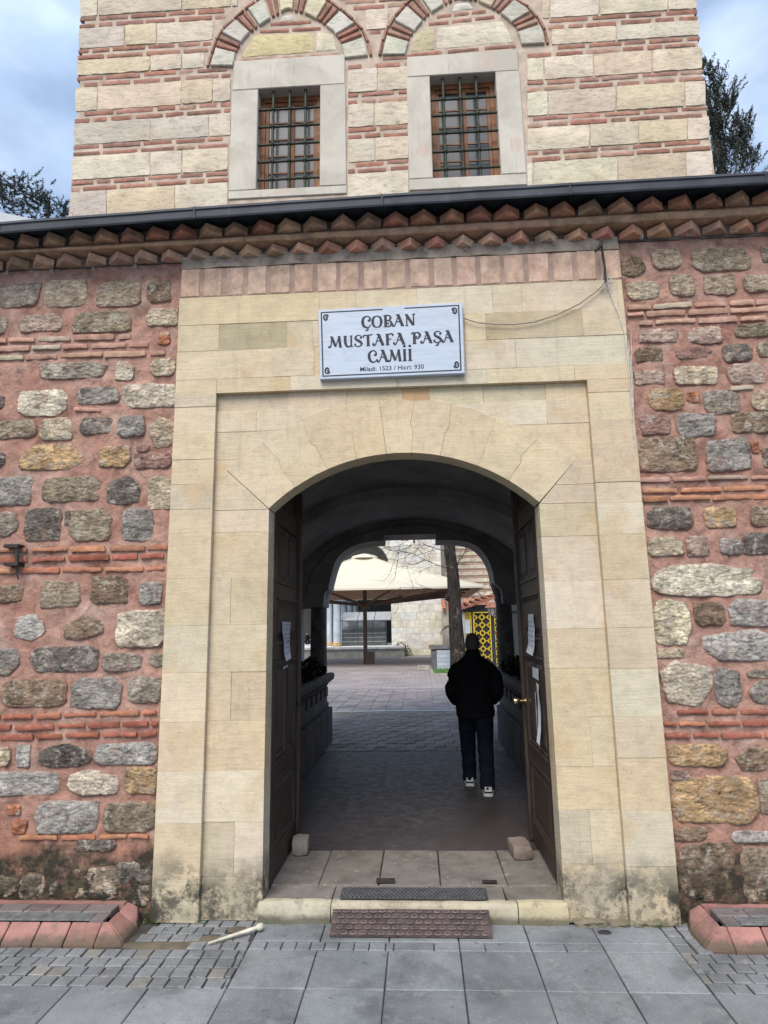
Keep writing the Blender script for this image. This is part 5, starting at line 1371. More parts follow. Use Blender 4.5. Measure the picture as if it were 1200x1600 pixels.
q = MB(); p = onw([(27, 853), (27, 884)], -.055); q.tube(p, .014, 8); q.build('pin', M['rust'], wb, True)
for py in (854, 882): x, z = W(22, py, -.03); MB().box((x - .05, -.075, z - .012), (x + .055, .02, z + .012)).build('strap', M['rust'], wb)
q = MB(); q.tube(onw([(26, 885), (25, 895), (29, 905)], -.05), .006, 6); q.build('rod', M['rust'], wb, True)

# ================================================================== courtyard
def bx(mb, px0, py0, px1, py1, y, depth, zmin=None, zmax=None):
    a, b_ = W(px0, py1, y), W(px1, py0, y)
    mb.box((a[0], y, a[1] if zmin is None else zmin), (b_[0], y + depth, b_[1] if zmax is None else zmax)); return mb
# giant parasol
ux, uy = -2.93, 30.4
um = thing('parasol', 'giant square cream parasol on a brown pole in the courtyard', 'parasol', (ux, uy, FZ))
xr, ze = W(757, 915, 25.4); HWX = xr - ux; HWY = 5.0; za = W(570, 869, uy)[1]
b = MB(); n = 10
def cpt(i, side):                                                     # ring points along the square edge
    pass
cor_ = [(-HWX, -HWY), (HWX, -HWY), (HWX, HWY), (-HWX, HWY)]
rings = [(1.0, ze, 0), (.66, lerp(ze, za, .30), 1), (.33, lerp(ze, za, .62), 1), (.08, lerp(ze, za, .93), 1)]
m_ = 8
for s_, z, sag in rings:
    for e in range(4):
        p, q = Vector(cor_[e]), Vector(cor_[(e + 1) % 4])
        for k in range(m_):
            t_ = k / m_; c = p.lerp(q, t_) * s_; sg = -.18 * math.sin(math.pi * t_) * s_ * (1 if sag else 0)
            b.v.append((ux + c[0], uy + c[1], z + sg))
N = 4 * m_
for r_ in range(3):
    for k in range(N): b.f.append((r_ * N + k, r_ * N + (k + 1) % N, r_ * N + N + (k + 1) % N, r_ * N + N + k))
b.f.append(tuple(3 * N + k for k in range(N)))
b.build('canopy', M['canvas'], um, False)
b.v = [(x, y, z - .03) for x, y, z in b.v]; b.build('shaded_underside', M['shaded_underside'], um)  # added brown sheet: shade under the canopy put into its colour
b = MB()
for e in range(4):
    p, q = Vector(cor_[e]), Vector(cor_[(e + 1) % 4])
    b.add([(ux + p[0], uy + p[1], ze), (ux + q[0], uy + q[1], ze), (ux + q[0], uy + q[1], ze - .09), (ux + p[0], uy + p[1], ze - .09)], [(0, 1, 2, 3)])
b.build('valance', M['canvas'], um)
for e in range(4):
    pts_ = [Vector((ux + cor_[e][0] * s_, uy + cor_[e][1] * s_, z + .015)) for s_, z, _ in rings]
    MB().tube(pts_, .03, 5).build('seam', M['canvas'], um)
b = MB(); b.lathe([(.75, -.12), (.7, .0), (.25, .12), (.02, .16)], (ux, uy, za - .02), 12); b.build('vent_cap', M['canvas'], um)
b = MB(); b.box((ux - .10, uy - .10, FZ), (ux + .10, uy + .10, za - .2)); b.build('pole', M['umbwood'], um)
b = MB(); b.box((ux - .22, uy - .22, 3.0), (ux + .22, uy + .22, 3.35)); b.build('hub', M['umbwood'], um)
for e in range(4):
    p, q = Vector(cor_[e]), Vector(cor_[(e + 1) % 4])
    for t_ in (0, .33, .67):
        c = p.lerp(q, t_); o_ = Vector((ux, uy, 3.2)); d_ = Vector((ux + c[0] * .93, uy + c[1] * .93, ze + .06))
        MB().tube([o_, d_], [.07, .05], 6).build('rib', M['umbwood'], um)
a = W(583, 1037, uy - .2); MB().box((W(572, 1030, uy - .5)[0], uy - .7, FZ), (W(584, 1030, uy - .5)[0], uy + .3, W(575, 1019, uy - .5)[1])).build('base', M['umbwood'], um)

# the mosque: pale wall block, porch arch, columns on a platform
mq = thing('mosque_building', 'pale cut stone mosque wall with a porch arch and columns behind the parasol', 'building', (-2, 42, FZ))
MY = 40.0
xa, xb = W(612, 1000, MY)[0], W(693, 1000, MY)[0]
MB().box((xa + .03, MY + .08, FZ - .1), (xb - .03, MY + 8, 12)).build('wall_core', M['farstone'], mq, col=(.40, .38, .32))
z = FZ
while z < 11.6:
    h = rnd.uniform(.42, .56); x = xa
    while x < xb - .01:
        w = min(rnd.uniform(.6, 1.3), xb - x)
        if xb - x - w < .3: w = xb - x
        if not (z < 8.6 < z + h and 0):
            b = MB(); plate(b, rect(x + .004, z + .004, x + w - .004, z + h - .004), MY + rnd.uniform(-.006, .006), MY + .1, .006)
            b.build('wall_block', M['farstone'], mq, col=jc(rnd.choice([(.56, .53, .46), (.58, .56, .50), (.52, .48, .39), (.54, .53, .50), (.60, .57, .49)]), .05))
        x += w
    z += h
for px, py, w, h in ((647, 846, 3.0, 5.5), (559 + 100, 975, .7, .8)):
    x, z = W(px, py, MY - .02); MB().box((x - w * .022, MY - .025, z - h * .022), (x + w * .022, MY - .008, z + h * .022)).build('slit_opening', M['dark'], mq)
# porch front with a round arch
pa0, pa1 = W(524, 880, MY)[0], W(607, 880, MY)[0]; zs = W(565, 884, MY)[1]; zc = W(565, 846, MY)[1]
q = MB(); arch_wall(q, W(430, 900, MY)[0], xa - .002, zs - .02, 11.5, MY + .15, MY + .9, ell(pa0, pa1, zs, zc)); q.build('porch_wall', M['farstone'], mq, col=(.46, .44, .38))
el = ell(pa0, pa1, zs, zc, 14); eo = ell(pa0 - .42, pa1 + .42, zs, zc + .42, 14)
for i in range(14):
    if eo[i + 1][0] > xa + .05 and False: continue
    b = MB(); plate(b, inset([el[i], eo[i], eo[i + 1], el[i + 1]] if area2([el[i], eo[i], eo[i + 1], el[i + 1]]) > 0 else [el[i + 1], eo[i + 1], eo[i], el[i]], .01), MY - .04 + .01 * (i % 2), MY + .2, .01); b.build('arch_stone', M['farstone'], mq, col=jc((.56, .53, .45), .06))
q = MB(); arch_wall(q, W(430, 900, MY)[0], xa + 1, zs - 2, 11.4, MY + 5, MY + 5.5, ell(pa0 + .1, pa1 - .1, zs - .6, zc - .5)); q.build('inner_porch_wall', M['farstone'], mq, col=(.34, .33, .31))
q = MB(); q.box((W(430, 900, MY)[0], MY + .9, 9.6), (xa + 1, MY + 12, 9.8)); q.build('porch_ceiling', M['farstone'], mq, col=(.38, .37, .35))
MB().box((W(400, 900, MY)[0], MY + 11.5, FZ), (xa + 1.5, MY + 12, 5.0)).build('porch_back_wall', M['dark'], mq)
pt = W(560, 1011, 37.5)[1]
MB().box((W(380, 1000, 37.5)[0], 37.6, FZ - .05), (xa + .9, MY + 14, pt - .13)).build('platform', M['farstone'], mq, col=(.36, .345, .30))
MB().box((W(380, 1000, 37.5)[0], 37.5, pt - .128), (xa + .92, MY + 14, pt)).build('platform_edge', M['farstone'], mq, col=(.62, .62, .60))
for px, wpx, y in ((515, 9, 42), (526.2, 11.3, 39.6), (537, 9.5, 44.5), (547, 8.4, 48), (556, 8.2, 50.5)):
    X = W(px, 980, y)[0]; r = wpx / 989 * (y + CAMD) / 2
    q = MB(); q.lathe([(r, .3), (r * .98, 1.6), (r * .9, 4.4), (r * 1.2, 4.6), (r * 1.35, 5.1), (r * 1.35, zs - pt)], (X, y, pt), 18); c = q.build('porch_column', M['bluemarble'], mq, True)
    q = MB(); q.lathe([(r * 1.35, 0), (r * 1.35, .12), (r * 1.15, .16), (r * 1.2, .22), (r * 1.02, .3)], (X, y, pt), 18); q.build('column_base', M['ochre'], c, True)
# cabinet in the porch
cb = thing('display_cabinet', 'grey metal cabinet with a sloping milky canopy standing on the porch platform', 'cabinet', (W(572, 1000, 41)[0], 41, pt))
c0, c1 = W(534, 1000, 41)[0], W(604, 1000, 41)[0]; zt_, zm = W(570, 983, 41)[1], W(570, 969, 41)[1]
MB().box((c0, 41, pt), (c1, 42, zt_)).build('body', M['cab'], cb)
for k in range(1, 4): z = lerp(pt, zt_, k / 4); MB().box((c0, 40.97, z - .02), (c1, 41.01, z + .02)).build('rail', M['cabglass'], cb)
for px in (535, 559, 583, 603): X = W(px, 990, 41)[0]; MB().box((X - .025, 40.95, pt), (X + .025, 41.0, W(570, 968, 41)[1])).build('post', M['cab'], cb)
MB().box((c0, 41.3, zt_), (c1, 41.34, zm)).build('back_sheet', M['cabglass'], cb)
x0, x1 = W(533, 968, 40.2)[0], W(611, 968, 40.2)[0]; zA, zB = W(570, 969, 40)[1], W(570, 957, 41.5)[1]
for k in range(3):
    a, c = lerp(x0, x1, k / 3) + .02, lerp(x0, x1, (k + 1) / 3) - .02
    MB().add([(a, 40, zA), (c, 40, zA), (c, 41.6, zB), (a, 41.6, zB), (a, 40, zA + .04), (c, 40, zA + .04), (c, 41.6, zB + .04), (a, 41.6, zB + .04)], [(0, 1, 2, 3), (7, 6, 5, 4), (0, 4, 5, 1), (2, 6, 7, 3), (0, 3, 7, 4), (1, 5, 6, 2)]).build('canopy_sheet', M['cabglass'], cb)
MB().box((x0, 39.97, zA - .05), (x1, 40.01, zA - .002)).build('canopy_rail', M['cab'], cb)
for px in (542, 563, 598): x, z = W(px, 976, 41.28); MB().box((x - .16, 41.27, z - .16), (x + .16, 41.295, z + .16)).build('poster', M['paper'], cb)
# far banded wall on the right, behind the tree
fb = thing('banded_building', 'tall stone wall banded with red brick lines behind the tree and the kiosk', 'building', (5, 46, FZ))
FY = 46; fx0, fx1 = W(690, 900, FY)[0], W(850, 900, FY)[0]
MB().box((fx0, FY + .1, FZ), (fx1 + 4, FY + 8, 12)).build('wall', M['farstone'], fb, col=(.47, .40, .32))
z = 1.0; k = 0
while z < 11.5:
    for dz in (0, .15):
        x = fx0
        while x < fx1 + 3:
            w = rnd.uniform(1.2, 2.6); b = MB(); b.box((x, FY + .06 + rnd.uniform(-.01, .01), z + dz), (min(x + w - .06, fx1 + 4), FY + .12, z + dz + .048)); b.build('brick_band', M['farbrick'], fb, col=jc((.3, .125, .085), .1)); x += w
    x = fx0
    while x < fx1 + 3:
        w = rnd.uniform(.6, 1.4); b = MB(); b.box((x + .01, FY + .065 + rnd.uniform(-.015, .01), z + .225), (x + w - .02, FY + .12, z + .52)); b.build('stone_course', M['farstone'], fb, col=jc((.52, .455, .365), .12)); x += w
    z += .535
MB().box((xb - .3, 43.5, FZ), (fx0 + .2, 44.5, 12)).build('corner_strip', M['farstone'], fb, col=(.36, .33, .28))
ex = []
cxa, cza = W(772, 928, FY); 
for k in range(9):
    t_ = R(20 + 16 * k); p = [(cxa + math.cos(t_) * r_ * 1.0, cza - 1.2 + math.sin(t_) * r_) for r_ in (1.5, 2.1)]
    MB().tube([(p[0][0], FY + .04, p[0][1]), (p[1][0], FY + .04, p[1][1])], .035, 4).build('arch_brick', M['farbrick'], fb)
# kiosk with tiled roof and yellow lattice panels
KY = 24.0
kk = thing('kiosk', 'charcoal kiosk with yellow star lattice panels under a red tiled roof', 'kiosk', (W(760, 1000, KY)[0], KY, FZ))
k0, k1 = W(724, 990, KY)[0], W(812, 990, KY)[0]; zr_ = W(755, 955, KY)[1]
MB().box((k0 + .3, KY + .1, FZ), (k1 + 2, KY + 3, zr_)).build('body', M['charcoal'], kk)
MB().box((k0 + .02, KY + .0, zr_ - .02), (k1 + 2, KY + 3.1, W(755, 945, KY)[1])).build('fascia', M['charcoal'], kk)
def lattice(x0, x1, z0, z1, y, nm='lattice_panel'):
    b = MB(); w = .035
    for r_ in ((x0, z0, x0 + .05, z1), (x1 - .05, z0, x1, z1), (x0 + .05, z0, x1 - .05, z0 + .05), (x0 + .05, z1 - .05, x1 - .05, z1)): b.box((r_[0], y - .03, r_[1]), (r_[2], y + .01, r_[3]))
    nx_ = 2; cell = (x1 - x0 - .1) / nx_; nz_ = int((z1 - z0 - .1) / cell)
    for j in range(nz_ + 1):
        for i in range(nx_ + 1):
            cx, cz = x0 + .05 + i * cell, z0 + .05 + j * cell
            for k in range(8):                                         # eight pointed star: two squares
                a1, a2 = R(45 * k), R(45 * (k + 2)); r_ = cell * .36
                p, q = (cx + r_ * math.cos(a1), cz + r_ * math.sin(a1)), (cx + r_ * math.cos(a2), cz + r_ * math.sin(a2))
                if min(p[0], q[0]) < x0 or max(p[0], q[0]) > x1 or min(p[1], q[1]) < z0 or max(p[1], q[1]) > z1: continue
                b.tube([(p[0], y - .01, p[1]), (q[0], y - .01, q[1])], w * .62, 4)
            for dx, dz in ((1, 0), (0, 1)):
                p, q = (cx + dx * cell * .36, cz + dz * cell * .36), (cx + dx * cell * .64, cz + dz * cell * .64)
                if q[0] <= x1 and q[1] <= z1: b.tube([(p[0], y - .01, p[1]), (q[0], y - .01, q[1])], w * .7, 4)
    return b.build(nm, M['yellow'], kk)
lattice(W(740, 990, KY)[0], W(768, 990, KY)[0], .25, W(755, 956, KY)[1], KY + .02)
lattice(W(772, 990, KY)[0], W(800, 990, KY)[0], .25, W(755, 956, KY)[1], KY + .02)
b = MB(); lattice(W(725.5, 990, KY + .6)[0], W(736, 990, KY + .6)[0], .25, W(730, 957, KY + .6)[1], KY + .06)
MB().box((W(724, 1000, KY)[0], KY - .05, FZ), (W(726, 1000, KY)[0], KY + .05, zr_)).build('corner_post', M['paper'], kk)
for px0, px1, py0, py1 in ((727, 734, 968, 990),): bx(MB(), px0, py0, px1, py1, KY - .02, .03).build('poster', M['paper'], kk)
e0, e1, e2 = W(690, 952, KY + 1)[0], W(726, 951, KY - .3), W(790, 928, KY - .3)
xs_ = [lerp(e1[0] - .3, e2[0] + 1.2, i / 12) for i in range(13)]
for i, x in enumerate(xs_):                                            # tiles run up the slope; the eave rises to the right
    t_ = i / 12; z0 = lerp(e1[1] - .05, e2[1] + .38, t_)
    b = MB(); b.tube([(x, KY - .35, z0), (x, KY + .6, z0 + .12), (x, KY + 3.2, z0 + .22)], [.065, .065, .065], 8); b.build('roof_tile_row', M['tile'], kk, True, col=jc((.36, .15, .095), .12))
MB().add([(xs_[0] - .1, KY - .32, e1[1] - .14), (xs_[-1] + .1, KY - .32, e2[1] + .36), (xs_[-1] + .1, KY + 3.2, e2[1] + .5), (xs_[0] - .1, KY + 3.2, e1[1] + .04), (xs_[0] - .1, KY - .32, e1[1] - .06), (xs_[-1] + .1, KY - .32, e2[1] + .44), (xs_[-1] + .1, KY + 3.2, e2[1] + .58), (xs_[0] - .1, KY + 3.2, e1[1] + .12)],
         [(0, 1, 2, 3), (7, 6, 5, 4), (0, 4, 5, 1), (2, 6, 7, 3), (0, 3, 7, 4), (1, 5, 6, 2)]).build('roof', M['tile'], kk, col=(.3, .13, .085))
lr = thing('lean_to_roof', 'low building with a red tiled lean to roof between the pale wall and the tree', 'building', (W(700, 980, 37)[0], 37, FZ))
a = W(692, 953, 37); c = W(728, 943, 37)
MB().box((a[0], 37.3, FZ), (c[0] + 2, 39.5, a[1])).build('wall', M['farstone'], lr, col=(.42, .38, .31))
for i in range(9):
    x = lerp(a[0] + .1, c[0] + 1.6, i / 8); MB().tube([(x, 37.0, a[1] + .02), (x, 39.5, a[1] + .75)], .13, 8).build('roof_tile_row', M['tile'], lr, True, col=jc((.38, .15, .09), .12))
b = MB(); xd, zd = W(700, 990, 37.28); ar = ell(xd - .45, xd + .45, 1.5, 2.1, 8); 
for p, q in zip(ar, ar[1:]): b.tube([(p[0], 37.27, p[1]), (q[0], 37.27, q[1])], .05, 5)
b.build('arch_trim', M['farstone'], lr, col=(.33, .29, .24))
# lantern post and flag
LY = 17.5; lx = W(771, 1000, LY)[0]
lp = thing('lantern_post', 'dark lantern post with a small red roofed lantern in front of the yellow lattice', 'street lamp', (lx, LY, FZ))
b = MB(); b.lathe([(.14, 0), (.14, .15), (.09, .22), (.065, .5), (.06, 2.2), (.08, 2.25), (.05, 2.3), (.05, W(770, 962, LY)[1] - FZ)], (lx, LY, FZ), 12); b.build('post', M['charcoal'], lp, True)
zl0, zl1, zl2 = W(770, 962, LY)[1], W(770, 950, LY)[1], W(770, 941, LY)[1]
b = MB(); b.lathe([(.09, zl0), (.17, zl1), (.165, zl1 + .01)], (lx, LY, 0), 6); b.build('lantern_glass', M['lamp'], lp)
b = MB(); b.lathe([(.24, zl1 + .012), (.2, zl1 + .06), (.07, zl2), (.01, zl2 + .03)], (lx, LY, 0), 6); b.build('lantern_roof', M['tile'], lp, col=(.34, .15, .11))
for k in range(6):
    a_ = 6.283 * k / 6; MB().tube([(lx + .09 * math.cos(a_), LY + .09 * math.sin(a_), zl0), (lx + .172 * math.cos(a_), LY + .172 * math.sin(a_), zl1)], .012, 4).build('lantern_bar', M['charcoal'], lp)
fy_ = 19.0; fg = thing('flag', 'red flag hanging in folds from a short leaning pole beside the lantern post', 'flag', (W(775, 1010, fy_)[0], fy_, FZ))
b = MB(); c_ = [(772, 985), (781, 1000), (783, 1012), (776, 1003)]; v = []
for k in (0, .02):
    for j in range(7):
        for i in range(5):
            u, w_ = i / 4, j / 6; px = lerp(772, 784, w_) + lerp(0, 5, u) * (1 - .3 * w_); py = lerp(984, 1010, w_) + lerp(0, 4, u) * 1.0 + 3 * u * (1 - w_)
            x, z = W(px, py, fy_); v.append((x, fy_ + k + .05 * math.sin(u * 7 + w_ * 3), z))
for k in (0, 35):
    for j in range(6):
        for i in range(4): a = k + j * 5 + i; b.f.append((a, a + 1, a + 6, a + 5))
b.v = v; b.build('cloth', M['red'], fg, True)
x0, z0 = W(771, 982, fy_); MB().tube([(x0 + .05, fy_, FZ), (x0, fy_, z0 + .05)], .018, 6).build('flag_pole', M['charcoal'], fg)
# tree with bare branches
tx, ty = W(714, 1040, 22.0)[0], 22.0
tree = thing('bare_tree', 'leafless tree with a mottled leaning trunk in front of the pale wall', 'tree', (tx, ty, FZ))
tp = [W(px, py, ty) for px, py in ((716, 1052), (714, 1020), (713, 985), (711, 950), (708, 920), (706, 890), (704, 865), (702, 843))]
pts = [(x, ty, z) for x, z in tp] + [(tp[-1][0] - .1, ty, tp[-1][1] + 1.2), (tp[-1][0] + .1, ty + .2, tp[-1][1] + 2.6)]
rad = [.36, .32, .30, .28, .27, .25, .23, .215, .19, .15]
b = MB(); b.tube([(p[0] + rnd.uniform(-.02, .02), p[1], max(FZ - .05, p[2])) for p in pts], rad, 14)
for k in range(len(b.v)):
    v_ = Vector(b.v[k]); b.v[k] = tuple(v_ + Vector((noise.noise(v_ * 3), noise.noise(v_ * 3 + Vector((5, 5, 5))), 0)) * .05)
b.build('trunk', M['bark'], tree, True)
MB().ball((pts[4][0] - .2, ty - .1, pts[4][2] - .35), .16, 8, (1, 1, 1.1)).build('burl', M['bark'], tree, True)
rn = random.Random(21)
def twig(mb, p, d, L, r, lev):
    n = 4; q = [Vector(p)]; d = Vector(d).normalized()
    for k in range(n): d = (d + Vector((rn.gauss(0, .16), rn.gauss(0, .16), rn.gauss(0, .14)))).normalized(); q.append(q[-1] + d * L / n)
    mb.tube(q, [r * (1 - .18 * k) for k in range(n + 1)], 4, False)
    if lev > 0:
        for k in range(1, n + 1):
            for _ in range(2 if lev > 1 else 1 + (k % 2)):
                e = (d + Vector((rn.gauss(0, .6), rn.gauss(0, .5), rn.gauss(0, .5)))).normalized(); twig(mb, q[k], e, L * rn.uniform(.4, .65), r * .55, lev - 1)
for (i, dx, dy, dz, L, r) in ((4, -1, -.1, .05, 2.2, .017), (5, -1, .1, .75, 2.4, .02), (6, -1, -.2, .45, 2.3, .019), (7, -.9, .2, .3, 2.1, .019), (7, .9, 0, .7, 1.6, .026), (5, .7, -.5, .6, 1.2, .02), (8, -.7, -.2, .9, 2.6, .08), (8, .8, .3, .9, 2.6, .08), (9, -.3, .3, 1, 2.8, .09), (9, .4, -.3, 1, 2.8, .09)):
    b = MB(); twig(b, pts[i], (dx, dy, dz), L, r, 2); b.build('branch', M['bark'], tree)
# stone trough beside the tree and the grass bed
sy = 23.6; s0, s1 = W(672, 1030, sy)[0], W(701, 1030, sy)[0] + .25; st_ = W(686, 1008, sy)[1]; sm_ = W(686, 1014, sy)[1]
tr = thing('stone_trough', 'square grey stone plinth with a marble front and dark slab top beside the tree', 'plinth', ((s0 + s1) / 2, sy, FZ))
MB().box((s0 + .06, sy + .05, FZ), (s1 - .04, sy + .95, sm_)).build('body', M['planter'], tr, col=(.12, .12, .125))
MB().box((s0 - .02, sy - .03, sm_ + .002), (s1 + .03, sy + 1.0, st_)).build('top_slab', M['planter'], tr, col=(.17, .16, .155))
for k in range(5): z = lerp(FZ + .02, sm_ - .04, k / 5); MB().box((s0 + .30, sy - .0, z), (s1 - .08, sy + .05, z + (sm_ - FZ) / 5 - .025)).build('front_slat', M['bluemarble'], tr)
own(MB().box((s0 - .55, sy + .0, FZ), (s0 - .06, sy + .5, FZ + .2)).build('low_stone_block', M['farstone'], None, col=(.34, .31, .27)), 'small low stone block on the paving left of the plinth', 'stone block')
g0 = W(673, 1050, 20.3)[0]
bed = thing('flower_bed', 'small green planted bed with a pale kerb at the tree foot', 'flower bed', (g0 + .9, 21.5, FZ))
for a, c in (((g0, 20.3), (g0 + 2, 20.42)), ((g0, 20.42), (g0 + .12, 23.3)), ((g0 + 1.88, 20.42), (g0 + 2, 23.3))): MB().box((a[0], a[1], FZ - .02), (c[0], c[1], FZ + .09)).build('kerb', M['farstone'], bed, col=(.30, .28, .255))
b = MB(); rn = random.Random(8)
for k in range(1500):
    x, y = rn.uniform(g0 + .14, g0 + 1.86), rn.uniform(20.45, 23.2); a = rn.uniform(0, 6.28); l = rn.uniform(.06, .17)
    b.add([(x - .02, y, FZ + .02), (x + .02, y, FZ + .02), (x + .05 * math.cos(a), y + .05 * math.sin(a), FZ + l)], [(0, 1, 2)])
b.build('ground_cover', M['grass'], bed, kind='stuff')
def crown(name, label, cat, base, parts, mat, n, size, trunk_r, h, lean=0, seed=1, surf=.35):
    t = thing(name, label, cat, base); rn = random.Random(seed); b = MB()
    for (dx, dy, dz, r, sx, sy_, sz) in parts:
        sub = max(3, int(r * 5))
        for _ in range(sub * 3):
            d = Vector((rn.gauss(0, 1), rn.gauss(0, 1), rn.gauss(0, 1))).normalized() * r * rn.uniform(.35, 1)
            c = (base[0] + dx + d[0] * sx, base[1] + dy + d[1] * sy_, base[2] + dz + d[2] * sz)
            leaf_cloud(b, c, r * .30, int(n / (sub * 3)), size, rn, (1, 1, 1.1), .2)
    b.build('crown', M[mat], t)
    q = MB(); q.tube([(base[0], base[1], base[2]), (base[0] + lean * .5, base[1], base[2] + h * .5), (base[0] + lean, base[1], base[2] + h)], [trunk_r, trunk_r * .7, trunk_r * .15], 8); q.build('trunk', M['bark'], t, True)
    return t
# trees over the gate
cy_ = 10.5
cxp, czp = W(1128, 180, cy_)
pr = []
for py, px, r, sx in ((100, 1101, .22, .7), (125, 1112, .34, .8), (150, 1124, .45, .9), (175, 1118, .5, 1), (200, 1125, .6, 1.0), (225, 1138, .6, 1.1), (245, 1125, .7, 1), (210, 1163, .26, .7), (190, 1166, .16, .6), (160, 1138, .2, .7), (240, 1170, .3, .8), (280, 1130, .8, 1.2), (330, 1130, .9, 1.2)):
    x, z = W(px, py, cy_); pr.append((x - cxp, 0, z - FZ, r, sx, 1, 1.25))
ct = thing('cypress', 'dark slender cypress rising behind the right side of the tower', 'tree', (cxp, cy_, FZ)); rn = random.Random(5); b = MB(); q = MB()
for (dx, dy, dz, r, sx, sy_, sz) in pr:
    for _ in range(int(29 * r / .4)):
        d = Vector((rn.gauss(0, 1), rn.gauss(0, 1), rn.gauss(0, 1))).normalized() * r * rn.random() ** .5
        p = Vector((cxp + dx + d[0] * sx, cy_ + d[1], FZ + dz + d[2] * 1.1 - .15)); up = Vector((rn.gauss(0, .35) + d[0] * .5, rn.gauss(0, .35), 1)).normalized(); L = rn.uniform(.25, .6)
        q.tube([p, p + up * L], [.012, .004], 4, False)
        for k in range(44):
            t_ = rn.random(); c = p + up * (L * t_) + Vector((rn.gauss(0, .05), rn.gauss(0, .05), rn.gauss(0, .03))) * (1.25 - t_)
            a = (up + Vector((rn.gauss(0, .5), rn.gauss(0, .5), rn.gauss(0, .4)))).normalized() * .042 * rn.uniform(.6, 1.3); e = a.cross(Vector((rn.gauss(0, 1), rn.gauss(0, 1), .2))).normalized() * .011
            b.add([c - a, c + e, c + a, c - e], [(0, 1, 2, 3)])
b.build('crown', M['cypress'], ct); q.build('branch', M['bark'], ct)
MB().tube([(cxp, cy_, FZ), (cxp - .2, cy_, czp - 1), (cxp - .35, cy_, czp + 1.2)], [.2, .1, .02], 8).build('trunk', M['bark'], ct, True)
for lab, nm, pl in (('dark pine crown showing over the wall left of the tower', 'pine_tree', ((8, 290, .5), (20, 305, .7), (40, 300, .7), (45, 318, .8), (60, 322, .7), (72, 326, .5), (15, 325, .9), (-15, 310, .9), (30, 292, .35), (52, 330, .8))), ('small dark tree tip showing between the pine and the tower', 'pine_tree', ((96, 322, .22), (97, 330, .3), (95, 340, .4)))):
    yy = 16.0 if nm == 'pine_tree' and len(pl) > 4 else 17.0; X, Z_ = W(pl[len(pl) // 2][0], pl[len(pl) // 2][1], yy)
    t = thing(nm, lab, 'tree', (X, yy, FZ)); b = MB(); q = MB(); rn = random.Random(len(pl))
    q.tube([(X, yy, FZ), (X, yy, Z_ * .5), (X + .1, yy, Z_ + .3)], [.28, .22, .05], 8)
    for px, py, r in pl:
        c0 = Vector((W(px, py, yy)[0], yy, W(px, py, yy)[1]))
        for _ in range(int(34 * r)):
            p = c0 + Vector((rn.gauss(0, .45), rn.gauss(0, .45), rn.gauss(0, .4))) * r; d = Vector((rn.gauss(0, .7), rn.gauss(0, .7), rn.uniform(.1, 1))).normalized(); L = rn.uniform(.25, .55)
            q.tube([p, p + d * L], [.014, .005], 4, False)
            for k in range(40):
                t_ = rn.random(); c = p + d * (L * t_); a = (d * .8 + Vector((rn.gauss(0, .8), rn.gauss(0, .8), rn.gauss(0, .6)))).normalized() * .10 * rn.uniform(.6, 1.2); e = a.cross(Vector((rn.gauss(0, 1), rn.gauss(0, 1), .2))).normalized() * .012
                b.add([c - a * .1, c + e + a * .4, c + a, c - e + a * .4], [(0, 1, 2, 3)])
    b.build('crown', M['pine'], t); q.build('trunk', M['bark'], t)
rf = thing('side_roof', 'pale sheet roof of a low building behind the wall at far left', 'roof', (-6.5, 7, 6))
a = W(-60, 318, 6.0); c = W(58, 342, 6.0); d_ = W(-60, 345, 6.0)
MB().add([(a[0], 6.0, a[1]), (c[0], 6.0, c[1] - .02), (c[0], 6.0, c[1] - .6), (a[0], 6, c[1] - .6), (a[0], 9, a[1] + .1), (c[0], 9, c[1]), (c[0], 9, c[1] - .6), (a[0], 9, c[1] - .6)], [(3, 2, 1, 0), (0, 1, 5, 4), (1, 2, 6, 5), (4, 5, 6, 7), (0, 4, 7, 3), (2, 3, 7, 6)]).build('roof_sheet', M['leadroof'], rf)
MB().box((a[0] + .1, 6.2, FZ), (c[0] - .2, 8.8, c[1] - .6)).build('wall', M['farstone'], rf, col=(.45, .41, .34))
# greenery and enclosing walls beyond
rn = random.Random(3)
for i, (x, y, r, h) in enumerate(((-9, 56, 3, 4), (-4, 58, 3.5, 5), (-15, 60, 3, 4), (-22, 58, 4, 5), (14, 55, 4, 6))):
    crown('broadleaf_tree', ['dark tree behind the porch columns', 'dense dark tree seen through the porch behind the cabinet', 'dark tree far left beyond the porch', 'broad dark tree at the far left end of the courtyard', 'tall dark tree behind the banded wall'][i], 'tree', (x, y, FZ), [(0, 0, h, r, 1.2, 1, .9), (1.2, 0, h * .6, r * .8, 1.2, 1, .8), (-1.4, 0, h * .7, r * .7, 1, 1, .8)], 'leafd', 1300, .28, .25, h, 0, i + 40, .3)
cw = thing('courtyard_wall', 'pale wall closing the far left side of the courtyard', 'wall', (-20, 64, FZ))
MB().box((-50, 64, FZ - .1), (30, 64.5, 3.0)).build('wall', M['farstone'], cw, col=(.5, .45, .36)); MB().box((-50, 63.9, 3.0), (30, 64.6, 3.2)).build('wall_cap', M['farstone'], cw, col=(.4, .37, .31))
x, z = W(628, 1018, 39.4)
t = thing('shrub', 'low grey green shrub against the foot of the pale wall', 'shrub', (x, 39.5, FZ)); b = MB(); rn = random.Random(9)
for k in range(9): leaf_cloud(b, (x + rn.uniform(-.5, .5), 39.4 + rn.uniform(-.2, .2), FZ + rn.uniform(.2, .7)), .35, 90, .07, rn)
b.build('foliage', M['moss'], t); MB().tube([(x, 39.5, FZ), (x + .05, 39.5, .6)], .03, 5).build('stem', M['bark'], t)

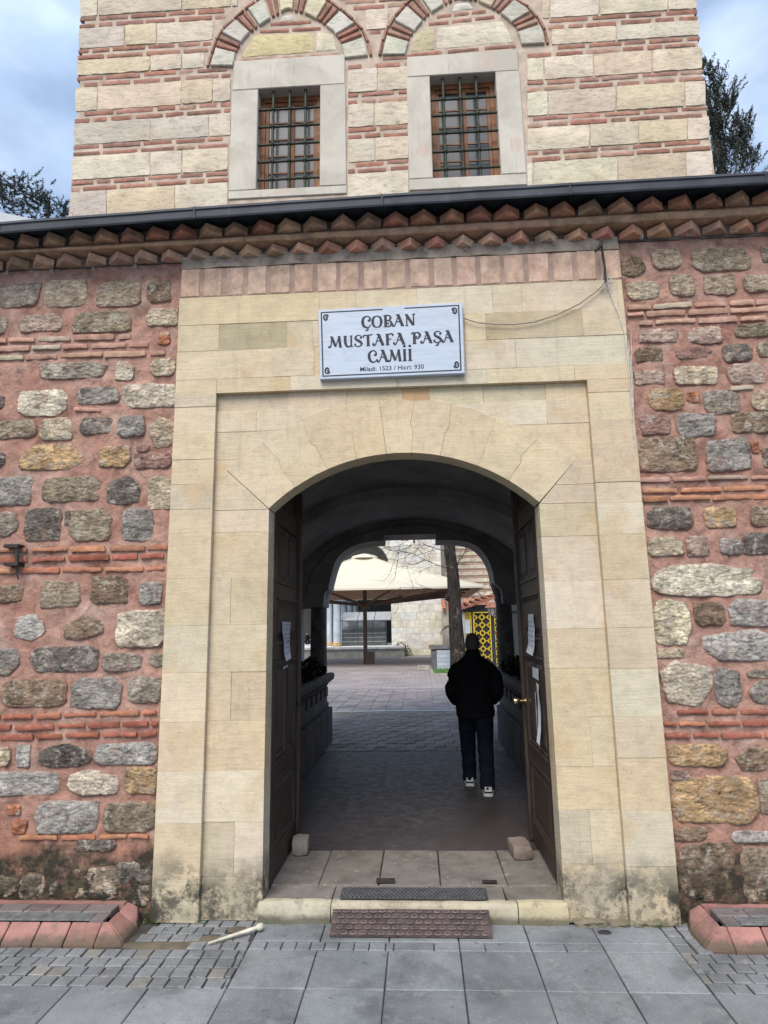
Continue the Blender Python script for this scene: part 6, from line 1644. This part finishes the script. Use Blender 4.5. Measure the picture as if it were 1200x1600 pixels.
# ================================================================== people
def person(label, loc, scale=1.0, rz=0.0, jk='jacket', group=None):
    t = thing('person', label, 'person', loc, group); t.scale = (scale,) * 3; t.rotation_euler = (0, 0, rz)
    def skin(mb, name, mat, vox, sm, parent):
        o = mb.build(name, M[mat], None, True, center=False); o.parent = parent
        r_ = o.modifiers.new('r', 'REMESH'); r_.mode = 'VOXEL'; r_.voxel_size = vox
        s_ = o.modifiers.new('s', 'SMOOTH'); s_.factor = .5; s_.iterations = sm
        bpy.context.view_layer.update(); bake(o); return o
    def loft(mb, rs, n=20):
        base = len(mb.v)
        for (x, y, z, rx, ry) in rs:
            for k in range(n): a = 6.28318 * k / n; mb.v.append((x + math.cos(a) * rx, y + math.sin(a) * ry, z))
        for i in range(len(rs) - 1):
            for k in range(n): q = base + i * n; mb.f.append((q + k, q + (k + 1) % n, q + n + (k + 1) % n, q + n + k))
        mb.f += [tuple(base + k for k in reversed(range(n))), tuple(base + (len(rs) - 1) * n + k for k in range(n))]
        return mb
    # facing +y; left foot (-x) forward
    LF, RF = (-.085, .24), (.095, -.20)
    body = MB()
    loft(body, [(0, .035, 1.445, .03, .04), (0, .04, 1.46, .055, .07), (0, .045, 1.50, .068, .085), (0, .04, 1.56, .076, .096), (0, .035, 1.61, .073, .093), (0, .03, 1.655, .055, .07), (0, .03, 1.675, .02, .03)])
    body.tube([(0, .02, 1.36), (0, .03, 1.5)], [.066, .058], 14)
    body.ball((0, .142, 1.545), .018, 6, (.8, 1.2, 1.4)); body.ball((-.078, .03, 1.545), .026, 8, (.45, .8, 1.3)); body.ball((.078, .03, 1.545), .026, 8, (.45, .8, 1.3)); body.ball((0, .118, 1.485), .026, 8, (1.3, .8, .7))
    loft(body, [(0, 0, .80, .14, .10), (0, 0, .95, .15, .11), (0, 0, 1.1, .14, .1), (0, 0, 1.28, .17, .1), (0, 0, 1.38, .15, .08), (0, .01, 1.41, .07, .06)])
    for s in (-1, 1):
        body.tube([(s * .17, 0, 1.35), (s * .285, -.05, 1.10), (s * .235, .13, .95)], [.05, .042, .033], 10)
        body.tube([(s * .235, .13, .95), (s * .20, .19, .91), (s * .185, .21, .885)], [.028, .036, .03], 10)                 # hand in the pocket
        for k in range(4): body.tube([(s * (.215 - .018 * k), .205, .90 - .004 * k), (s * (.20 - .018 * k), .225, .865), (s * (.195 - .018 * k), .22, .83 + .008 * abs(k - 1))], [.0105, .0105, .009], 6)
        body.tube([(s * .225, .18, .92), (s * .215, .215, .93), (s * .205, .235, .915)], [.0125, .0115, .0095], 6)
        f_ = LF if s < 0 else RF
        body.tube([(s * .09, 0, .86), (s * .1, lerp(0, f_[1], .55) + .02, .47), (f_[0], f_[1] - .02, .10)], [.085, .055, .04], 12)
    o = skin(body, 'body', 'skin', .0105, 3, t)
    jk_ = MB()
    loft(jk_, [(0, -.005, .76, .206, .15), (0, -.005, .775, .212, .156), (0, -.01, .92, .214, .158), (0, -.015, 1.05, .217, .158), (0, -.02, 1.18, .226, .155), (0, -.02, 1.27, .226, .148), (0, -.015, 1.33, .208, .135), (0, 0, 1.385, .160, .115), (0, .008, 1.425, .105, .098), (0, .012, 1.455, .084, .088), (0, .018, 1.505, .082, .086)], 28)
    for s in (-1, 1):
        jk_.tube([(s * .13, -.01, 1.335), (s * .19, -.02, 1.285), (s * .245, -.04, 1.20), (s * .260, -.07, 1.11), (s * .264, -.06, 1.05), (s * .25, .04, .985), (s * .225, .15, .93), (s * .20, .18, .905)], [.055, .07, .071, .066, .064, .060, .054, .048], 14)
    o = skin(jk_, 'jacket', jk, .012, 12, t)
    for v in o.data.vertices:                                          # folds in the cloth
        p = v.co; k = noise.noise(Vector((p[0] * 7, p[1] * 7, p[2] * 11))) * .009 + noise.noise(Vector((p[0] * 16, p[1] * 16, p[2] * 26))) * .005
        v.co = p + v.normal * k
    tr_ = MB()
    loft(tr_, [(0, 0, .76, .16, .13), (0, 0, .84, .185, .135), (0, 0, .92, .185, .13)])
    for s in (-1, 1):
        f_ = LF if s < 0 else RF; y = f_[1]
        tr_.tube([(s * .088, 0, .86), (s * .094, y * .28, .70), (lerp(s * .094, f_[0], .5), y * .55 + (.05 if s > 0 else .03), .48), (f_[0], y * .85, .26), (f_[0], y - .01, .09), (f_[0], y - .012, .055 if s < 0 else .06)], [.105, .103, .088, .081, .078, .080], 16)
    o = skin(tr_, 'trousers', 'jeans', .011, 3, t)
    for v in o.data.vertices:
        p = v.co; v.co = p + v.normal * (noise.noise(Vector((p[0] * 9, p[1] * 9, p[2] * 20))) * .006 * (1.6 if p[2] < .3 else 1))
    h = MB(); loft(h, [(0, .012, 1.488, .062, .066), (0, .006, 1.52, .068, .074), (0, .008, 1.545, .074, .082), (0, .018, 1.575, .0795, .096), (0, .022, 1.615, .0775, .096), (0, .026, 1.648, .066, .082), (0, .028, 1.672, .046, .056), (0, .028, 1.685, .018, .024)])
    skin(h, 'hair', 'hair', .009, 3, t)
    for s in (-1, 1):
        f_ = LF if s < 0 else RF; heel = .028 if s > 0 else 0.0
        s_ = MB(); pr = [(-.085, .036), (-.07, .048), (-.02, .045), (.04, .048), (.10, .056), (.15, .05), (.185, .03)]
        def strip(z0, z1, w0, w1, mb):
            b0 = len(mb.v)
            for z, k in ((z0, w0), (z1, w1)):
                for y, w in pr: mb.v.append((f_[0] + w * k, f_[1] + y, z))
                for y, w in pr[::-1]: mb.v.append((f_[0] - w * k, f_[1] + y, z))
            n = 14
            for k in range(n): mb.f.append((b0 + k, b0 + (k + 1) % n, b0 + n + (k + 1) % n, b0 + n + k))
            mb.f += [tuple(b0 + k for k in reversed(range(n))), tuple(b0 + n + k for k in range(n))]
        up = MB(); strip(.0302, .06, .98, .96, up); strip(.0601, .088, .94, .72, up)
        up.tube([(f_[0], f_[1] - .03, .07), (f_[0], f_[1] - .025, .115)], [.046, .044], 12)
        sh = up.build('shoe', M['shoe'], None, False, center=False); sh.parent = t
        bv = sh.modifiers.new('b', 'BEVEL'); bv.width = .006; bv.segments = 2
        so_ = MB(); strip(0, .030, 1.06, 1.05, so_); x = so_.build('sole', M['sole'], None, False, center=False); x.parent = sh
        pn = MB(); pn.obox((f_[0], f_[1] - .0765, .072), (.074, .022, .046)); 
        for q in (-1, 1): pn.obox((f_[0] + q * .0475, f_[1] + .0, .062), (.008, .12, .034), 0, R(14))
        x = pn.build('white_patch', M['sole'], None, False, center=False); x.parent = sh
        if s > 0:
            for ob in (sh,): ob.location = (0, 0, 0)
    return t
person('man in black jacket and black and white trainers walking away through the passage', (.60, 2.90, FZ), 1.0, R(-3))
dx, dz = W(480, 1000, 47); 
person('small distant person in dark clothes far off at the left beyond the passage column', (W(480.5, 1000, 49)[0], 49, FZ), 1.0, 2.6)
